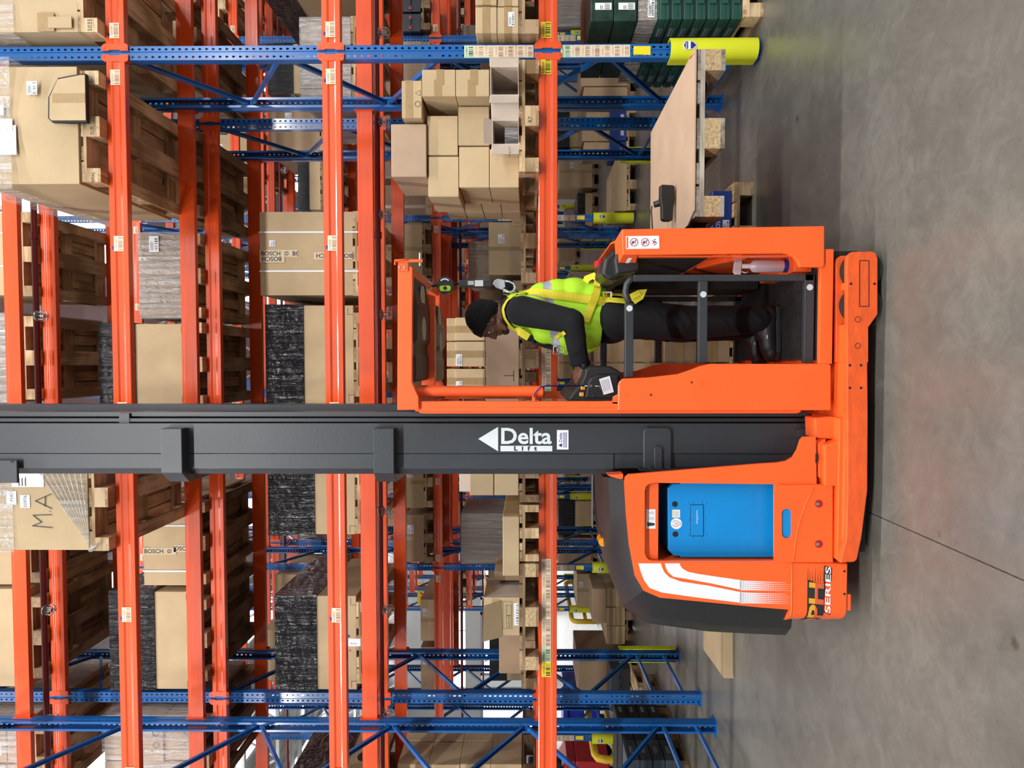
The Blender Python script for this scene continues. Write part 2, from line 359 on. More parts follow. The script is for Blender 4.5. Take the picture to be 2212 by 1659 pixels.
# ------------------------------------------------------------------ setting: floor slabs, roof, far walls
X0, L, Z1, DZ, BH = 2.2856, 2.8, 1.6208, 1.5977, .138
LEV = [None]+[Z1+DZ*k for k in range(6)]           # beam tops
ROWS = [4.85, 10.36, 15.87, 21.38, 26.89]           # front faces of the back to back rows
fl = MB(M.joint).box(-45, 45, -8, 60, -.08, -.004).build('floor'); struct(fl)
gx = [-45, -24.75, -18.75, -12.75, -6.75, -.75, 5.25, 11.25, 17.25, 45]; gy = [-8, 2.2+6.2, 14.6, 20.8, 33.2, 60]
gy = [-8, 8.45, 14.6, 20.8, 33.2, 60]
for a in range(len(gx)-1):
    for b in range(len(gy)-1):
        MB(M.floor).box(gx[a]+.003, gx[a+1]-.003, gy[b]+.003, gy[b+1]-.003, -.06, 0).build('slab', fl)
ROOF = 12.6
ce = MB(M.roofm).box(-45, 45, 7.5, 60, ROOF+.3, ROOF+.34).build('ceiling'); struct(ce)
rib = MB(M.roofm).box(-.04, .04, 7.5, 60, ROOF+.25, ROOF+.3).mesh('roof_rib')
for k in range(150): put('roof_rib', rib, ce, tuple(Vector((-44.7+.6*k, 0, 0))-ce.location))
for n_, x in enumerate((-33, -24, -19.5, -15, -10.5, -6, 3, 12, 21, 30)):
    o = MB(M.dayl).box(x-.6, x+.6, 9, 58, ROOF+.2, ROOF+.24).build('window_%d' % (n_+1)); struct(o)
    MB(M.truss).box(x-.68, x-.6, 9, 58, ROOF+.16, ROOF+.26).box(x+.6, x+.68, 9, 58, ROOF+.16, ROOF+.26).build('window_frame', o)
for k in range(18):
    o = MB(M.truss).box(-45, 45, 8.5+3*k-.05, 8.5+3*k+.05, ROOF-.02, ROOF+.16).build('trim_%d' % (k+1)); struct(o)
for k, y in enumerate((12, 18, 24, 30, 36, 42, 48)):
    b = MB(M.truss).box(-45, 45, y-.09, y+.09, ROOF-.18, ROOF).box(-45, 45, y-.07, y+.07, ROOF-1.5, ROOF-1.38)
    for j in range(60):
        x = -45+1.5*j; b.bar((x, y, ROOF-1.45), (x+.75, y, ROOF-.1), .06, .06); b.bar((x+.75, y, ROOF-.1), (x+1.5, y, ROOF-1.45), .06, .06)
    o = b.build('trim_%d' % (20+k)); struct(o)
wb = struct(MB(M.clad).box(-45, -27, 50, 50.2, 6.2, ROOF+.3).box(-18, 45, 50, 50.2, 6.2, ROOF+.3).box(-27, -18, 50, 50.2, 6.2, 6.6).box(-27, -18, 50, 50.2, 9.6, ROOF+.3).box(-12, 45, 50, 50.2, 0, 6.2).box(-45, -31, 50, 50.2, 0, 6.2).build('wall_back'))
pan = MB(M.clad).box(-17.9, 45, 49.95, 50.0, 0, .86)
for k in range(7): put('wall_panel', pan.mesh('wall_panel'), wb, tuple(Vector((0, 0, 6.3+.9*k))-wb.location))
for n_, x in enumerate((-28, -22, -16)):
    o = MB(M.dayl).box(x-2.3, x+2.3, 50.02, 50.1, 0, 5.2).build('door_%d' % (n_+1)); struct(o)
    MB(M.zinc).box(x-2.5, x-2.3, 49.9, 50.1, 0, 5.4).box(x+2.3, x+2.5, 49.9, 50.1, 0, 5.4).box(x-2.5, x+2.5, 49.9, 50.1, 5.2, 5.4).build('door_frame', o)
    rb = MB(M.clad)
    for k in range(10): rb.box(x-2.3, x+2.3, 50.0, 50.02, .5+.5*k, .53+.5*k)
    rb.build('door_rib', o)
struct(MB(M.clad).box(-31, -12, 50.0, 50.2, 5.4, 6.2).build('wall_front'))
o = struct(MB(M.dayl2).box(-27, -18, 50.08, 50.12, 6.6, 9.6).build('window_11'))
b_ = MB(M.truss)
for k in range(7): b_.box(-27+1.5*k-.04, -27+1.5*k+.04, 50.0, 50.08, 6.6, 9.6)
b_.build('window_frame', o)
wl = struct(MB(M.clad).box(-40.2, -40, 6, 50, 0, ROOF+.3).build('wall_left'))
for k in range(36): put('wall_rib', (lambda b: b.mesh('wall_rib'))(MB(M.clad).box(-40, -39.95, -.04, .04, 0, ROOF)), wl, tuple(Vector((0, 7+1.2*k, 0))-wl.location)) if k < 36 else None
# ------------------------------------------------------------------ rack pieces
def post_mesh(h):
    b = MB(M.blue); r = .0088
    hole = [(r, 0), (r*.72, r*.72), (0, r), (-r*.72, r*.72), (-r, 0), (-.0042, -.011), (0, -.0165), (.0042, -.011)]
    n = int(h/.05)
    for cx_, x0, x1 in ((-.028, -.05, -.011), (.028, .011, .05)):
        vs = []; fs = []
        for k in range(n):
            z0, z1 = k*.05, k*.05+.05; zm = z0+.027; q = len(vs)
            vs += [(cx_+p[0], 0, zm+p[1]) for p in hole]
            vs += [(x1, 0, zm), (x1, 0, z1), (cx_, 0, z1), (x0, 0, z1), (x0, 0, zm), (x0, 0, z0), (cx_, 0, z0), (x1, 0, z0)]
            fs += [(q+j, q+8+j, q+8+(j+1) % 8, q+(j+1) % 8) for j in range(8)]
        b.add(vs, fs)
    zt = n*.05
    b.quad((-.011, 0, 0), (-.011, 0, zt), (-.008, .006, zt), (-.008, .006, 0)); b.quad((.011, 0, 0), (.011, 0, zt), (.008, .006, zt), (.008, .006, 0))
    b.quad((-.008, .006, 0), (.008, .006, 0), (.008, .006, zt), (-.008, .006, zt))
    for s_ in (-1, 1):
        b.box(s_*.05-.0015, s_*.05+.0015, 0, .045, 0, zt)
        b.box(min(s_*.05, s_*.042), max(s_*.05, s_*.042), .045, .049, 0, zt)
        b.box(s_*.042-.0015, s_*.042+.0015, .049, .088, 0, zt)
        b.box(min(s_*.024, s_*.043), max(s_*.024, s_*.043), .085, .088, 0, zt)
    return b.mesh('upright_post')
POST = post_mesh(9.4)
bpt = [(-.009, 0), (-.012, .003), (-.012, .034), (-.011, .038), (-.007, .046), (-.006, .050), (-.006, .084), (-.007, .088), (-.011, .096), (-.012, .100), (-.012, BH-.004), (-.009, BH), (.034, BH), (.034, BH-.02), (.040, BH-.026), (.040, 0)]
BEAM = MB(M.beam).prism(bpt, -1.348, 1.348, 'x').mesh('shelf_beam')
CONN = {}
for s_ in (-1, 1):
    cb = MB(M.beam)
    pl = [(s_*p[0], p[1]) for p in ((1.335, -.018), (1.352, -.028), (1.386, -.028), (1.386, .03), (1.380, .04), (1.380, BH-.03), (1.386, BH-.02), (1.386, BH+.030), (1.352, BH+.030), (1.335, BH+.012))]
    cb.prism(pl, -.014, -.005)
    for z in (-.012, BH+.014): cb.cyl((s_*1.370, -.014, z), (s_*1.370, -.017, z), .008, 10)
    cb.box(s_*1.349-.003, s_*1.349+.003, -.012, .05, -.02, BH+.02)
    CONN[s_] = cb.mesh('beam_connector')
BASE = MB(M.blue).box(-.07, .07, -.03, .11, 0, .008).cyl((-.055, -.015, .008), (-.055, -.015, .03), .007, 6).cyl((.055, -.015, .008), (.055, -.015, .03), .007, 6).mesh('base_plate')
def brace_mesh(dz):
    a, b = Vector((0, .05, 0)), Vector((0, .95, dz)); d = (b-a).normalized(); mb = MB(M.blue)
    mb.bar(a, b, .036, .004, (0, -dz, 1)); n = Vector((1, 0, 0)); u = d.cross(n)
    for s_ in (-1, 1): mb.bar(a+n*s_*.017+u*.011, b+n*s_*.017+u*.011, .003, .024, u)
    for e in (a+d*.02, b-d*.02): mb.cyl(e-n*.024, e+n*.024, .007, 6)
    return mb.mesh('diagonal_brace')
BR_UP, BR_DN, BR_H = brace_mesh(.6), brace_mesh(-.6), brace_mesh(.02)
guard_prof = [(.078*math.cos(t), -.018-.062*math.sin(t)) for t in [math.pi*k/14 for k in range(15)]]
gi = [(p[0]*.90, -.018+(p[1]+.018)*.88) for p in guard_prof]
gp = guard_prof+[(-.078, .06)]+[(-.070, .06)]+gi[::-1]+[(.070, .06), (.078, .06)]
GUARD = MB(M.guard).prism(gp, .03, .665, 'z').mesh('post_guard')
def shield(b, x, y, z, s, nrm=-1):
    def poly(sc, dy, pts): b.add([(x+p[0]*s*sc, y-dy, z+p[1]*s*sc) for p in pts], [tuple(range(len(pts)))])
    sh = [(0, -.62), (-.30, -.30), (-.36, .1), (-.36, .46), (-.12, .56), (0, .62), (.12, .56), (.36, .46), (.36, .1), (.30, -.30)]
    b.m(M.white); poly(1, 0, sh)
    b.m(M.navyink); poly(.86, .0006, [(0, -.62), (-.30, -.30), (-.36, -.06), (.36, -.06), (.30, -.30)]); poly(.86, .0006, [(-.36, .2), (-.36, .46), (-.12, .56), (0, .62), (.12, .56), (.36, .46), (.36, .2)])
    b.m(M.white); b.text('RACK', (x, y-.001, z+.26*s), (1, 0, 0), (0, 0, 1), .2*s, align=.5, bold=.02)
SH = (lambda b: (shield(b, 0, -.0832, .53, .085), b.mesh('guard_emblem'))[1])(MB())
def barlab(b, x0, z0, w, h, y, base, ink, txt=None, nb=13, letter=True):
    """one location label in the (x,z) plane facing -y: lettering at the left, bars at the right"""
    b.m(base).quad((x0, y, z0), (x0+w, y, z0), (x0+w, y, z0+h), (x0, y, z0+h))
    b.m(ink)
    rnd = random.Random(int(x0*1000)+int(z0*991)); x = x0+w*.06
    for k in range(nb):
        bw = w*.88/nb*rnd.choice((.3, .5, .8)); b.quad((x, y-.0006, z0+h*.08), (x+bw, y-.0006, z0+h*.08), (x+bw, y-.0006, z0+h*.55), (x, y-.0006, z0+h*.55)); x += w*.88/nb
    if txt: b.text(txt, (x0+w*.06, y-.0006, z0+h*.66), (1, 0, 0), (0, 0, 1), h*.30, sx=.8)
def hang_label(txt, yellow=False):
    b = MB(); h = .072 if not yellow else .078; barlab(b, -.056, 0, .112 if not yellow else .115, h, -.0135, M.yellowlab if yellow else M.cream, M.ink if yellow else M.inkred, txt)
    return b.mesh('location_label')
def strip_mesh(z0, z1, code, letters='BCDEFGH', w=.088):
    b = MB(); n = len(letters); hh = (z1-z0)/n
    for k, ch in enumerate(letters):
        barlab(b, -w/2, z1-hh*(k+1), w, hh*.98, -.0015, M.creamg if k == 0 else M.cream, M.ink if k == 0 else M.inkred, ch+' 829'+ch+code)
    return b.mesh('location_strip')
STRIP_HI, STRIP_LO = strip_mesh(1.66, 2.17, '009'), strip_mesh(.95, 1.46, '010')
def puck():
    b = MB(M.navyink)
    b.add([(.016*math.cos(t), -.0135, .016*math.sin(t)) for t in [math.pi+math.pi*k/8 for k in range(9)]], [tuple(range(9))])
    b.m(M.red).quad((-.004, -.0135, 0), (.012, -.0135, 0), (.012, -.0135, .016), (-.004, -.0135, .016))
    return b.mesh('level_sticker')
PUCK = puck()
YTAG = MB(M.yellowlab).quad((-.03, -.0015, 0), (.034, -.0015, 0), (.034, -.0015, .125), (-.03, -.0015, .125)).m(M.ink).text('MAX 3000 kg', (-.024, -.002, .05), (0, 0, 1), (-1, 0, 0), .011).mesh('load_notice')
# ------------------------------------------------------------------ racks
def rack(Y, i0, i1, label, near=False, guard_front=True, guard_rear=False, labels=True, levels=5, strips=False):
    t = thing('pallet_rack', label, 'rack', (X0+(i0+i1)/2*L, Y+.5, 0)); o = t.location
    for i in range(i0, i1+1):
        x = X0+i*L-o.x
        for yy, rz in ((-.5, 0), (.5, math.pi)):
            p = put('upright_post', POST, t, (x, yy, 0), rz)
            put('base_plate', BASE, p)
            if (yy < 0 and guard_front) or (yy > 0 and guard_rear):
                put('post_guard', GUARD, p); put('guard_emblem', SH, p)
            if yy < 0 and strips:
                put('location_strip', STRIP_HI, p); put('location_strip', STRIP_LO, p); put('load_notice', YTAG, p, (0, 0, .80))
        if near:
            put('diagonal_brace', BR_H, t, (x, -.5, .46)); put('diagonal_brace', BR_H, t, (x, -.5, .16))
            for k in range(14):
                z = .53+.605*k
                put('diagonal_brace', BR_DN if k % 2 == 0 else BR_UP, t, (x, -.5, z+.6 if k % 2 == 0 else z))
        else:
            if ('br', 0) not in _textcache:
                mb = MB(M.blue)
                for k in range(14):
                    z = .53+.605*k; a, c = (z+.6, z) if k % 2 == 0 else (z, z+.6)
                    mb.bar((0, .05, a), (0, .95, c), .04, .03)
                mb.bar((0, .05, .46), (0, .95, .48), .04, .03).bar((0, .05, .16), (0, .95, .18), .04, .03)
                _textcache['br', 0] = mb.mesh('frame_bracing')
            put('frame_bracing', _textcache['br', 0], t, (x, -.5, 0))
    for i in range(i0, i1):
        x = X0+(i+.5)*L-o.x
        for lv in range(1, levels+1):
            z = LEV[lv]-BH
            for yy, rz in ((-.5, 0), (.5, math.pi)):
                bm = put('shelf_beam', BEAM, t, (x, yy, z), rz)
                put('beam_connector', CONN[-1], bm); put('beam_connector', CONN[1], bm)
                if labels and yy < 0 and lv > 1:
                    ch = 'ABCDEF'[lv-1]
                    for k, dx in enumerate((-1.24, 0, 1.22)):
                        put('location_label', hang_label('%s 829%s00%d' % (ch, ch, 9-k)) if near else FARLAB, bm, (dx, 0, .036))
                        if near: put('level_sticker', PUCK, bm, (dx-.03, 0, BH-.017))
    return t
FARLAB = hang_label(None)
R1F = rack(ROWS[0], -3, 1, 'orange and blue pallet rack directly behind the order picker', near=True, strips=True)
R1B = rack(ROWS[0]+1.43, -3, 1, 'orange and blue pallet rack standing back to back with the front rack', near=True, guard_front=False, guard_rear=True, labels=False)
nm = ['second', 'third', 'fourth', 'fifth']
for k, Y in enumerate(ROWS[1:]):
    rack(Y, -3, 2+k, 'pallet rack on the near side of the %s row, beyond the front racks' % nm[k], strips=True)
    rack(Y+1.43, -3, 2+k, 'pallet rack on the far side of the %s row, beyond the front racks' % nm[k], guard_front=False, guard_rear=True, labels=False)
# long label strip on the first beam, yellow labels at the frame
def beam_of(rk, i, lv):
    tx = X0+(i+.5)*L-rk.location.x; tz = LEV[lv]-BH
    for c in rk.children:
        if c.name.startswith('shelf_beam') and abs(c.location.x-tx) < .01 and abs(c.location.z-tz) < .01 and c.location.y < 0: return c
for i in (-2, -1):
    bm = beam_of(R1F, i, 1); b = MB(); x0 = -1.30+2.8*0
    xa = -.96 if i == -1 else -.55; wd_ = .205
    lets = 'ABCDEFGH' if i == -2 else 'BCDEFGH'
    if i == -1: xs = at(1185, 870, 4.838)[0]-(X0-.5*L)
    else: xs = at(1185, 1462, 4.838)[0]-(X0-1.5*L)
    for k, ch in enumerate(lets):
        base = M.yellowlab if ch == 'A' else (M.creamg if ch == 'B' else M.cream); ink = M.ink if ch in 'AB' else M.inkred
        barlab(b, xs, .045, .113, .070, -.0135, base, ink, '%s 829%s008' % (ch, ch) if i == -1 else '%s 829%s005' % (ch, ch)); xs += .113
    o = b.build('location_strip', bm, local=True)
bm = beam_of(R1F, -1, 1)
put('location_label', hang_label('A 829A009', True), bm, (at(1187, 144, 4.838)[0]-(X0-.5*L), 0, .045))
bm = beam_of(R1F, 0, 1)
put('location_label', hang_label('A 829A010', True), bm, (at(1187, 65, 4.838)[0]-(X0+.5*L), 0, .045))
# ------------------------------------------------------------------ sprinkler pipes
PIPE = None
def sprink(b):
    b.m(M.steel)
    for k in range(4):
        a = k*math.pi/4; c, s_ = math.cos(a), math.sin(a)
        b.tube([(c*.012, s_*.012, 0), (c*.045, s_*.045, -.02), (c*.05, s_*.05, -.055), (c*.02, s_*.02, -.085), (-c*.02, -s_*.02, -.085), (-c*.05, -s_*.05, -.055), (-c*.045, -s_*.045, -.02), (-c*.012, -s_*.012, 0)], .0025, 5)
    b.tube([(.048*math.cos(t), .048*math.sin(t), -.05) for t in [math.pi*k/6 for k in range(12)]], .0025, 5, closed=True)
    b.cyl((0, 0, .02), (0, 0, -.05), .010, 8).cyl((0, 0, -.05), (0, 0, -.054), .022, 10)
    b.cyl((0, 0, .012), (0, 0, .008), .05, 14)
    return b.mesh('sprinkler_head')
SPR = sprink(MB())
for nme, Y, z, xs, r in (('upper', 6.065, at(79, 700, 6.065)[1], [at(98, y, 6.065)[0] for y in (683, 1315, 1550)], .026), ('lower', 6.065, at(818, 700, 6.065)[1], [at(835, y, 6.065)[0] for y in (75, 265, 465, 680, 1103, 1315, 1540)], .026)):
    t = thing('sprinkler_pipe', 'dark red sprinkler pipe running along the %s level between the front racks' % ('fourth' if nme == 'upper' else 'second'), 'pipe', (0, Y, z))
    MB(M.redpipe).cyl((-8.5, 0, 0), (5.5, 0, 0), r, 16).build('pipe_run', t, local=True)
    for x in (at(79, 510, Y)[0], at(79, 1100, Y)[0]): MB(M.redpipe).cyl((x-.03, 0, 0), (x+.03, 0, 0), r*1.35, 14).build('pipe_coupling', t, local=True)
    for x in xs:
        put('sprinkler_head', SPR, t, (x, -.03, -r-.02)); MB(M.redpipe).cyl((x, -.03, -r-.02), (x, 0, 0), .014, 8).build('drop_pipe', t, local=True)
for k, Y in enumerate(ROWS[1:4]):
    for lv in (2, 4):
        t = thing('sprinkler_pipe', 'thin dark red pipe inside the %s rack row under the %s shelf level' % (nm[k], 'second' if lv == 2 else 'fourth'), 'pipe', (0, Y+1.215, LEV[lv]-.32))
        MB(M.redpipe).cyl((-9, 0, 0), (9, 0, 0), .024, 8).build('pipe_run', t, local=True)
        for j in range(9): put('sprinkler_head', SPR, t, (-8+1.9*j, 0, -.05))
        for i in range(-3, 3): MB(M.zinc).box(X0+L*i-.02, X0+L*i+.02, -.2144, .2144, -.036, -.022).build('pipe_bracket', t, local=True)
# ------------------------------------------------------------------ lamps over the aisles
ORD = ['first', 'second', 'third', 'fourth', 'fifth', 'sixth', 'seventh', 'eighth', 'ninth', 'tenth']
LB = MB(M.truss).box(-.75, .75, -.14, .14, 0, .07).mesh('lamp_body'); LT = MB(M.lampm).box(-.72, .72, -.11, .11, -.012, 0).mesh('lamp_tube'); LW = MB(M.steel).cyl((-.6, 0, .07), (-.6, 0, 2.22), .004, 5).cyl((.6, 0, .07), (.6, 0, 2.22), .004, 5).mesh('hanger_wire')
for k, Y in enumerate((8.85, 14.35, 19.9, 25.4, 33, 40)):
    for j in range(10):
        x = -22+4.2*j
        t = thing('aisle_lamp', 'long white lamp hanging over the %s far aisle, %s from left' % (ORD[k], ORD[j]), 'lamp', (x, Y, 10.7), 'lamps over the far aisles')
        put('lamp_body', LB, t); put('lamp_tube', LT, t); put('hanger_wire', LW, t)
# ------------------------------------------------------------------ pallets
TONES = {'new': (M.wx, M.wy, M.wx), 'aged': (M.dx, M.dy, M.dy), 'grey': (M.gx, M.gy, M.chip), 'chip': (M.dx, M.dy, M.chip)}
_pal = {}
def pallet_parts(tone, w, d):
    k = (tone, w, d)
    if k in _pal: return _pal[k]
    mx, my, mb = TONES[tone]; out = []
    def bx(name, m_, sx, sy, sz):
        return MB(m_).box(-sx/2, sx/2, -sy/2, sy/2, 0, sz).mesh(name)
    bw = .145*w/.8; bn = .1*w/.8
    wide, nar = bx('deck_board', my, bw, d, .022), bx('deck_board', my, bn, d, .022)
    for x, m_ in ((-w/2+bw/2, wide), (-w*.24, nar), (0, wide), (w*.24, nar), (w/2-bw/2, wide)): out.append(('deck_board', m_, (x, 0, .122)))
    st = bx('stringer_board', mx, w, .145, .022)
    for y in (-d/2+.0725, 0, d/2-.0725): out.append(('stringer_board', st, (0, y, .1)))
    b1, b2 = bx('block', mb, bn, .145, .078), bx('block', mb, bw, .145, .078)
    for y in (-d/2+.0725, 0, d/2-.0725):
        out += [('block', b1, (-w/2+bn/2, y, .022)), ('block', b2, (0, y, .022)), ('block', b1, (w/2-bn/2, y, .022))]
    s1, s2 = bx('base_board', my, bn, d, .022), bx('base_board', my, bw, d, .022)
    out += [('base_board', s1, (-w/2+bn/2, 0, 0)), ('base_board', s2, (0, 0, 0)), ('base_board', s1, (w/2-bn/2, 0, 0))]
    _pal[k] = out; return out
_palmesh = {}
def pallet_mesh(tone, w=.8, d=1.2):
    k = (tone, w, d)
    if k not in _palmesh:
        mb = MB()
        for n, me, l in pallet_parts(tone, w, d):
            mb.m(me.materials[0]); mb.add([(v.co.x+l[0], v.co.y+l[1], v.co.z+l[2]) for v in me.vertices], [tuple(p.vertices) for p in me.polygons])
        _palmesh[k] = mb.mesh('wooden_pallet')
    return _palmesh[k]
def pallet(xc, yf, z, label, tone='new', w=.8, d=1.2, group=None):
    t = thing('wooden_pallet', label, 'pallet', (xc, yf+d/2, z+.0004), group)
    for n, me, l in pallet_parts(tone, w, d): put(n, me, t, l)
    return t
def pallet_far(xc, yf, z, label, tone='new', group=None):
    o = bpy.data.objects.new('wooden_pallet', pallet_mesh(tone)); COL.objects.link(o); o.location = (xc, yf+.6, z); return tag(o, label, 'pallet', group)
# ------------------------------------------------------------------ cartons
def grid_box(b, x0, x1, y0, y1, z0, z1, bulge=0, jit=0, n=8, seed=1, top=True):
    """box with subdivided faces, bulging outwards"""
    rnd = random.Random(seed)
    xs, ys, zs = [np.linspace(a, c, n+1) for a, c in ((x0, x1), (y0, y1), (z0, z1))]
    def g(u, v): return bulge*math.sin(math.pi*u)*math.sin(math.pi*v)**.6 if 0 < u < 1 and 0 < v < 1 else 0
    def j(u, v): return rnd.uniform(-jit, jit) if 0 < u < 1 and 0 < v < 1 else 0
    def face(fn):
        vs = [fn(u/n, v/n) for v in range(n+1) for u in range(n+1)]
        b.add(vs, [(v*(n+1)+u, v*(n+1)+u+1, (v+1)*(n+1)+u+1, (v+1)*(n+1)+u) for v in range(n) for u in range(n)])
    dx, dy, dz = x1-x0, y1-y0, z1-z0; o = b.smooth; b.smooth = True
    face(lambda u, v: (x0+u*dx, y0-g(u, v)-j(u, v), z0+v*dz)); face(lambda u, v: (x1-u*dx, y1+g(u, v)+j(u, v), z0+v*dz))
    face(lambda u, v: (x0-g(u, v)-j(u, v), y1-u*dy, z0+v*dz)); face(lambda u, v: (x1+g(u, v)+j(u, v), y0+u*dy, z0+v*dz))
    if top: face(lambda u, v: (x0+u*dx, y0+v*dy, z1+g(u, v)*.5))
    b.smooth = o
    b.add([(x0, y0, z0), (x1, y0, z0), (x1, y1, z0), (x0, y1, z0)], [(3, 2, 1, 0)])
    return b
def carton(x0, x1, yf, d, z0, z1, label, m_=None, group=None, bulge=0, tape=None, lab=None, name='carton', cat='carton', bevel=.004):
    m_ = m_ or M.carton; b = MB(m_)
    if bulge: grid_box(b, x0, x1, yf, yf+d, z0, z1, bulge)
    else: b.box(x0, x1, yf, yf+d, z0, z1)
    o = b.build(name, bevel=0 if bulge else bevel, seg=1); tag(o, label, cat, group)
    xm, zm, e = (x0+x1)/2, (z0+z1)/2, .0012+bulge
    if tape == 'h':
        MB(M.tape).box(x0-.0008, x1+.0008, yf-e, yf, zm-.028, zm+.028).box(x0-e, x0, yf, yf+d*.9, zm-.028, zm+.028).build('packing_tape', o)
    elif tape == 'v':
        MB(M.tape).box(xm-.028, xm+.028, yf-e, yf, z0, z1+.0008).box(xm-.028, xm+.028, yf, yf+d, z1, z1+.0012).build('packing_tape', o)
    elif tape == 'hl':
        MB(M.tape).box(x0-.0008, x0+(x1-x0)*.62, yf-e, yf, zm-.02, zm+.036).build('packing_tape', o); MB(M.tape).box(x0+(x1-x0)*.42, x1, yf-e*1.6, yf, zm-.036, zm+.018).build('packing_tape', o)
    if lab:
        lx, lz, lw, lh = lab; sticker(o, x0+lx, z0+lz, lw, lh, yf-e-.001)
    return o
def sticker(o, x, z, w, h, y, base=None, lines=4, name='shipping_label', txt=None, bars=True):
    b = MB(base or M.paper).quad((x, y, z), (x+w, y, z), (x+w, y, z+h), (x, y, z+h)); b.m(M.ink)
    rnd = random.Random(int(abs(x*977)+abs(z*313)))
    if bars:
        q = x+w*.08
        while q < x+w*.9:
            bw = rnd.choice((.004, .008, .012))*w*6; b.quad((q, y-.0006, z+h*.1), (min(q+bw, x+w*.92), y-.0006, z+h*.1), (min(q+bw, x+w*.92), y-.0006, z+h*.42), (q, y-.0006, z+h*.42)); q += bw+.012*w*6
    for k in range(lines):
        zz = z+h*(.55+.1*k)
        if zz < z+h*.95: b.quad((x+w*.08, y-.0006, zz), (x+w*rnd.uniform(.5, .9), y-.0006, zz), (x+w*.6, y-.0006, zz+h*.035), (x+w*.08, y-.0006, zz+h*.035))
    if txt: b.text(txt, (x+w*.5, y-.0006, z+h*.3), (1, 0, 0), (0, 0, 1), h*.5, align=.5)
    return b.build(name, o)
def film_on(o, x0, x1, yf, d, z0, z1, m_=None, g=.010, jit=.006, seed=3, n=14, name='stretch_film'):
    b = MB(m_ or M.blackfilm); grid_box(b, x0-g, x1+g, yf-g, yf+d+g, z0, z1+g, .004, jit, n, seed)
    b.f.pop(); b.i.pop(); b.sm.pop()
    return b.build(name, o)
def straps(o, xs, yf, d, z0, z1, m_=None):
    for x in xs: MB(m_ or M.strap).box(x-.008, x+.008, yf-.003, yf, z0, z1).box(x-.008, x+.008, yf, yf+d, z1, z1+.002).build('strap', o)
FY, BY = ROWS[0]-.10, ROWS[0]+1.43-.10      # front faces of pallets in the front and back racks
def X(y, Y, v=1140): return at(v, y, Y)[0]
PT = .1445
def load_x(y0, y1, Y, v): return X(y1, Y, v), X(y0, Y, v)
def marker(o, pts, y, w=.006, name='marker_writing'):
    b = MB(M.ink)
    for a, c in pts: b.bar((a[0], y, a[1]), (c[0], y, c[1]), .001, w, (0, 0, 1) if abs(a[0]-c[0]) > abs(a[1]-c[1]) else (1, 0, 0))
    return b.build(name, o)
# ---- third level, front rack
z3 = LEV[3]
xa, xb = load_x(150, 396, FY, 150); p = pallet((xa+xb)/2, FY, z3, 'pale wooden pallet under the big torn carton on the third beam')
for k, tx in enumerate(('EPAL', 'EUR', 'DD')):
    MB(M.ink).text(tx, (p.location.x+(-.40, -.06, .31)[k], FY-.001, z3+.045), (1, 0, 0), (0, 0, 1), .034).build('block_stamp', p)
zc = z3+PT; zt = at(-14, 270, FY)[1]+.12
c = carton(xa-.01, xb+.01, FY-.02, 1.22, zc, zt, 'huge bulging kraft carton with torn open panel and white papers, top right', bulge=.035)
# torn flap: recess, inner box and folded edge
fx0, fx1, fz0, fz1 = X(262, FY-.06, 150), X(162, FY-.06, 150), at(186, 210, FY-.06)[1], at(106, 210, FY-.06)[1]
def tornpoly(g): return [(fx0-g, fz0-g*.3), (fx1+g, fz0-g*.3), (fx1+g*.9, fz0+.03), (fx1-.03+g, fz1-.07), (fx1-.16, fz1-.005+g), (fx0+.02, fz1+g), (fx0-g, fz1-.02)]
MB(M.black).prism(tornpoly(.008), FY-.064, FY-.03).build('torn_edge', c)
f_ = MB(M.carton).prism(tornpoly(-.004), FY-.068, FY-.03).build('inner_flap', c)
MB(M.tape).box((fx0+fx1)/2-.035, (fx0+fx1)/2+.03, FY-.0695, FY-.0675, fz0+.005, fz1-.03).build('packing_tape', c)
sticker(c, X(205, FY-.06, 70), at(81, 190, FY-.06)[1], .095, .075, FY-.066)
sticker(c, X(335, FY-.06, 20), at(36, 280, FY-.06)[1], .21, .2, FY-.067, lines=0, bars=False, name='paper_sheet'); sticker(c, X(285, FY-.06, 20), at(29, 270, FY-.06)[1], .09, .13, FY-.070, lines=0, bars=False, name='paper_sheet')
sticker(c, X(250, FY-.06, 5), at(10, 245, FY-.06)[1], .07, .1, FY-.069, lines=2, bars=False, name='paper_sheet')
film_on(c, xa-.05, xb+.05, FY-.06, 1.28, at(40, 300, FY)[1], zt+.01, M.clearfilm, seed=5)
b = MB(M.darkfilm)
# second carton above the frame on the right
xa, xb = X(80, FY, 100)+.035, X(80, FY, 100)+.835; p = pallet((xa+xb)/2, FY, z3, 'wooden pallet with stamped block under the top right carton')
MB(M.ink).text('5035', (xa+.004, FY-.001, z3+.04), (1, 0, 0), (0, 0, 1), .045).build('block_stamp', p)
c = carton(xa, xb, FY, 1.2, zc, zc+.95, 'tall kraft carton with taped lower corner, at the top right edge', bulge=.012)
MB(M.tape).box(xa-.002, xa+.13, FY-.016, FY-.013, zc+.16, zc+.28).build('packing_tape', c); MB(M.carton).box(xa+.02, xa+.10, FY-.02, FY-.012, zc+.03, zc+.20).build('patch', c)
film_on(c, xa-.012, xb+.012, FY-.012, 1.22, zc+.45, zc+.96, M.clearfilm, seed=6)
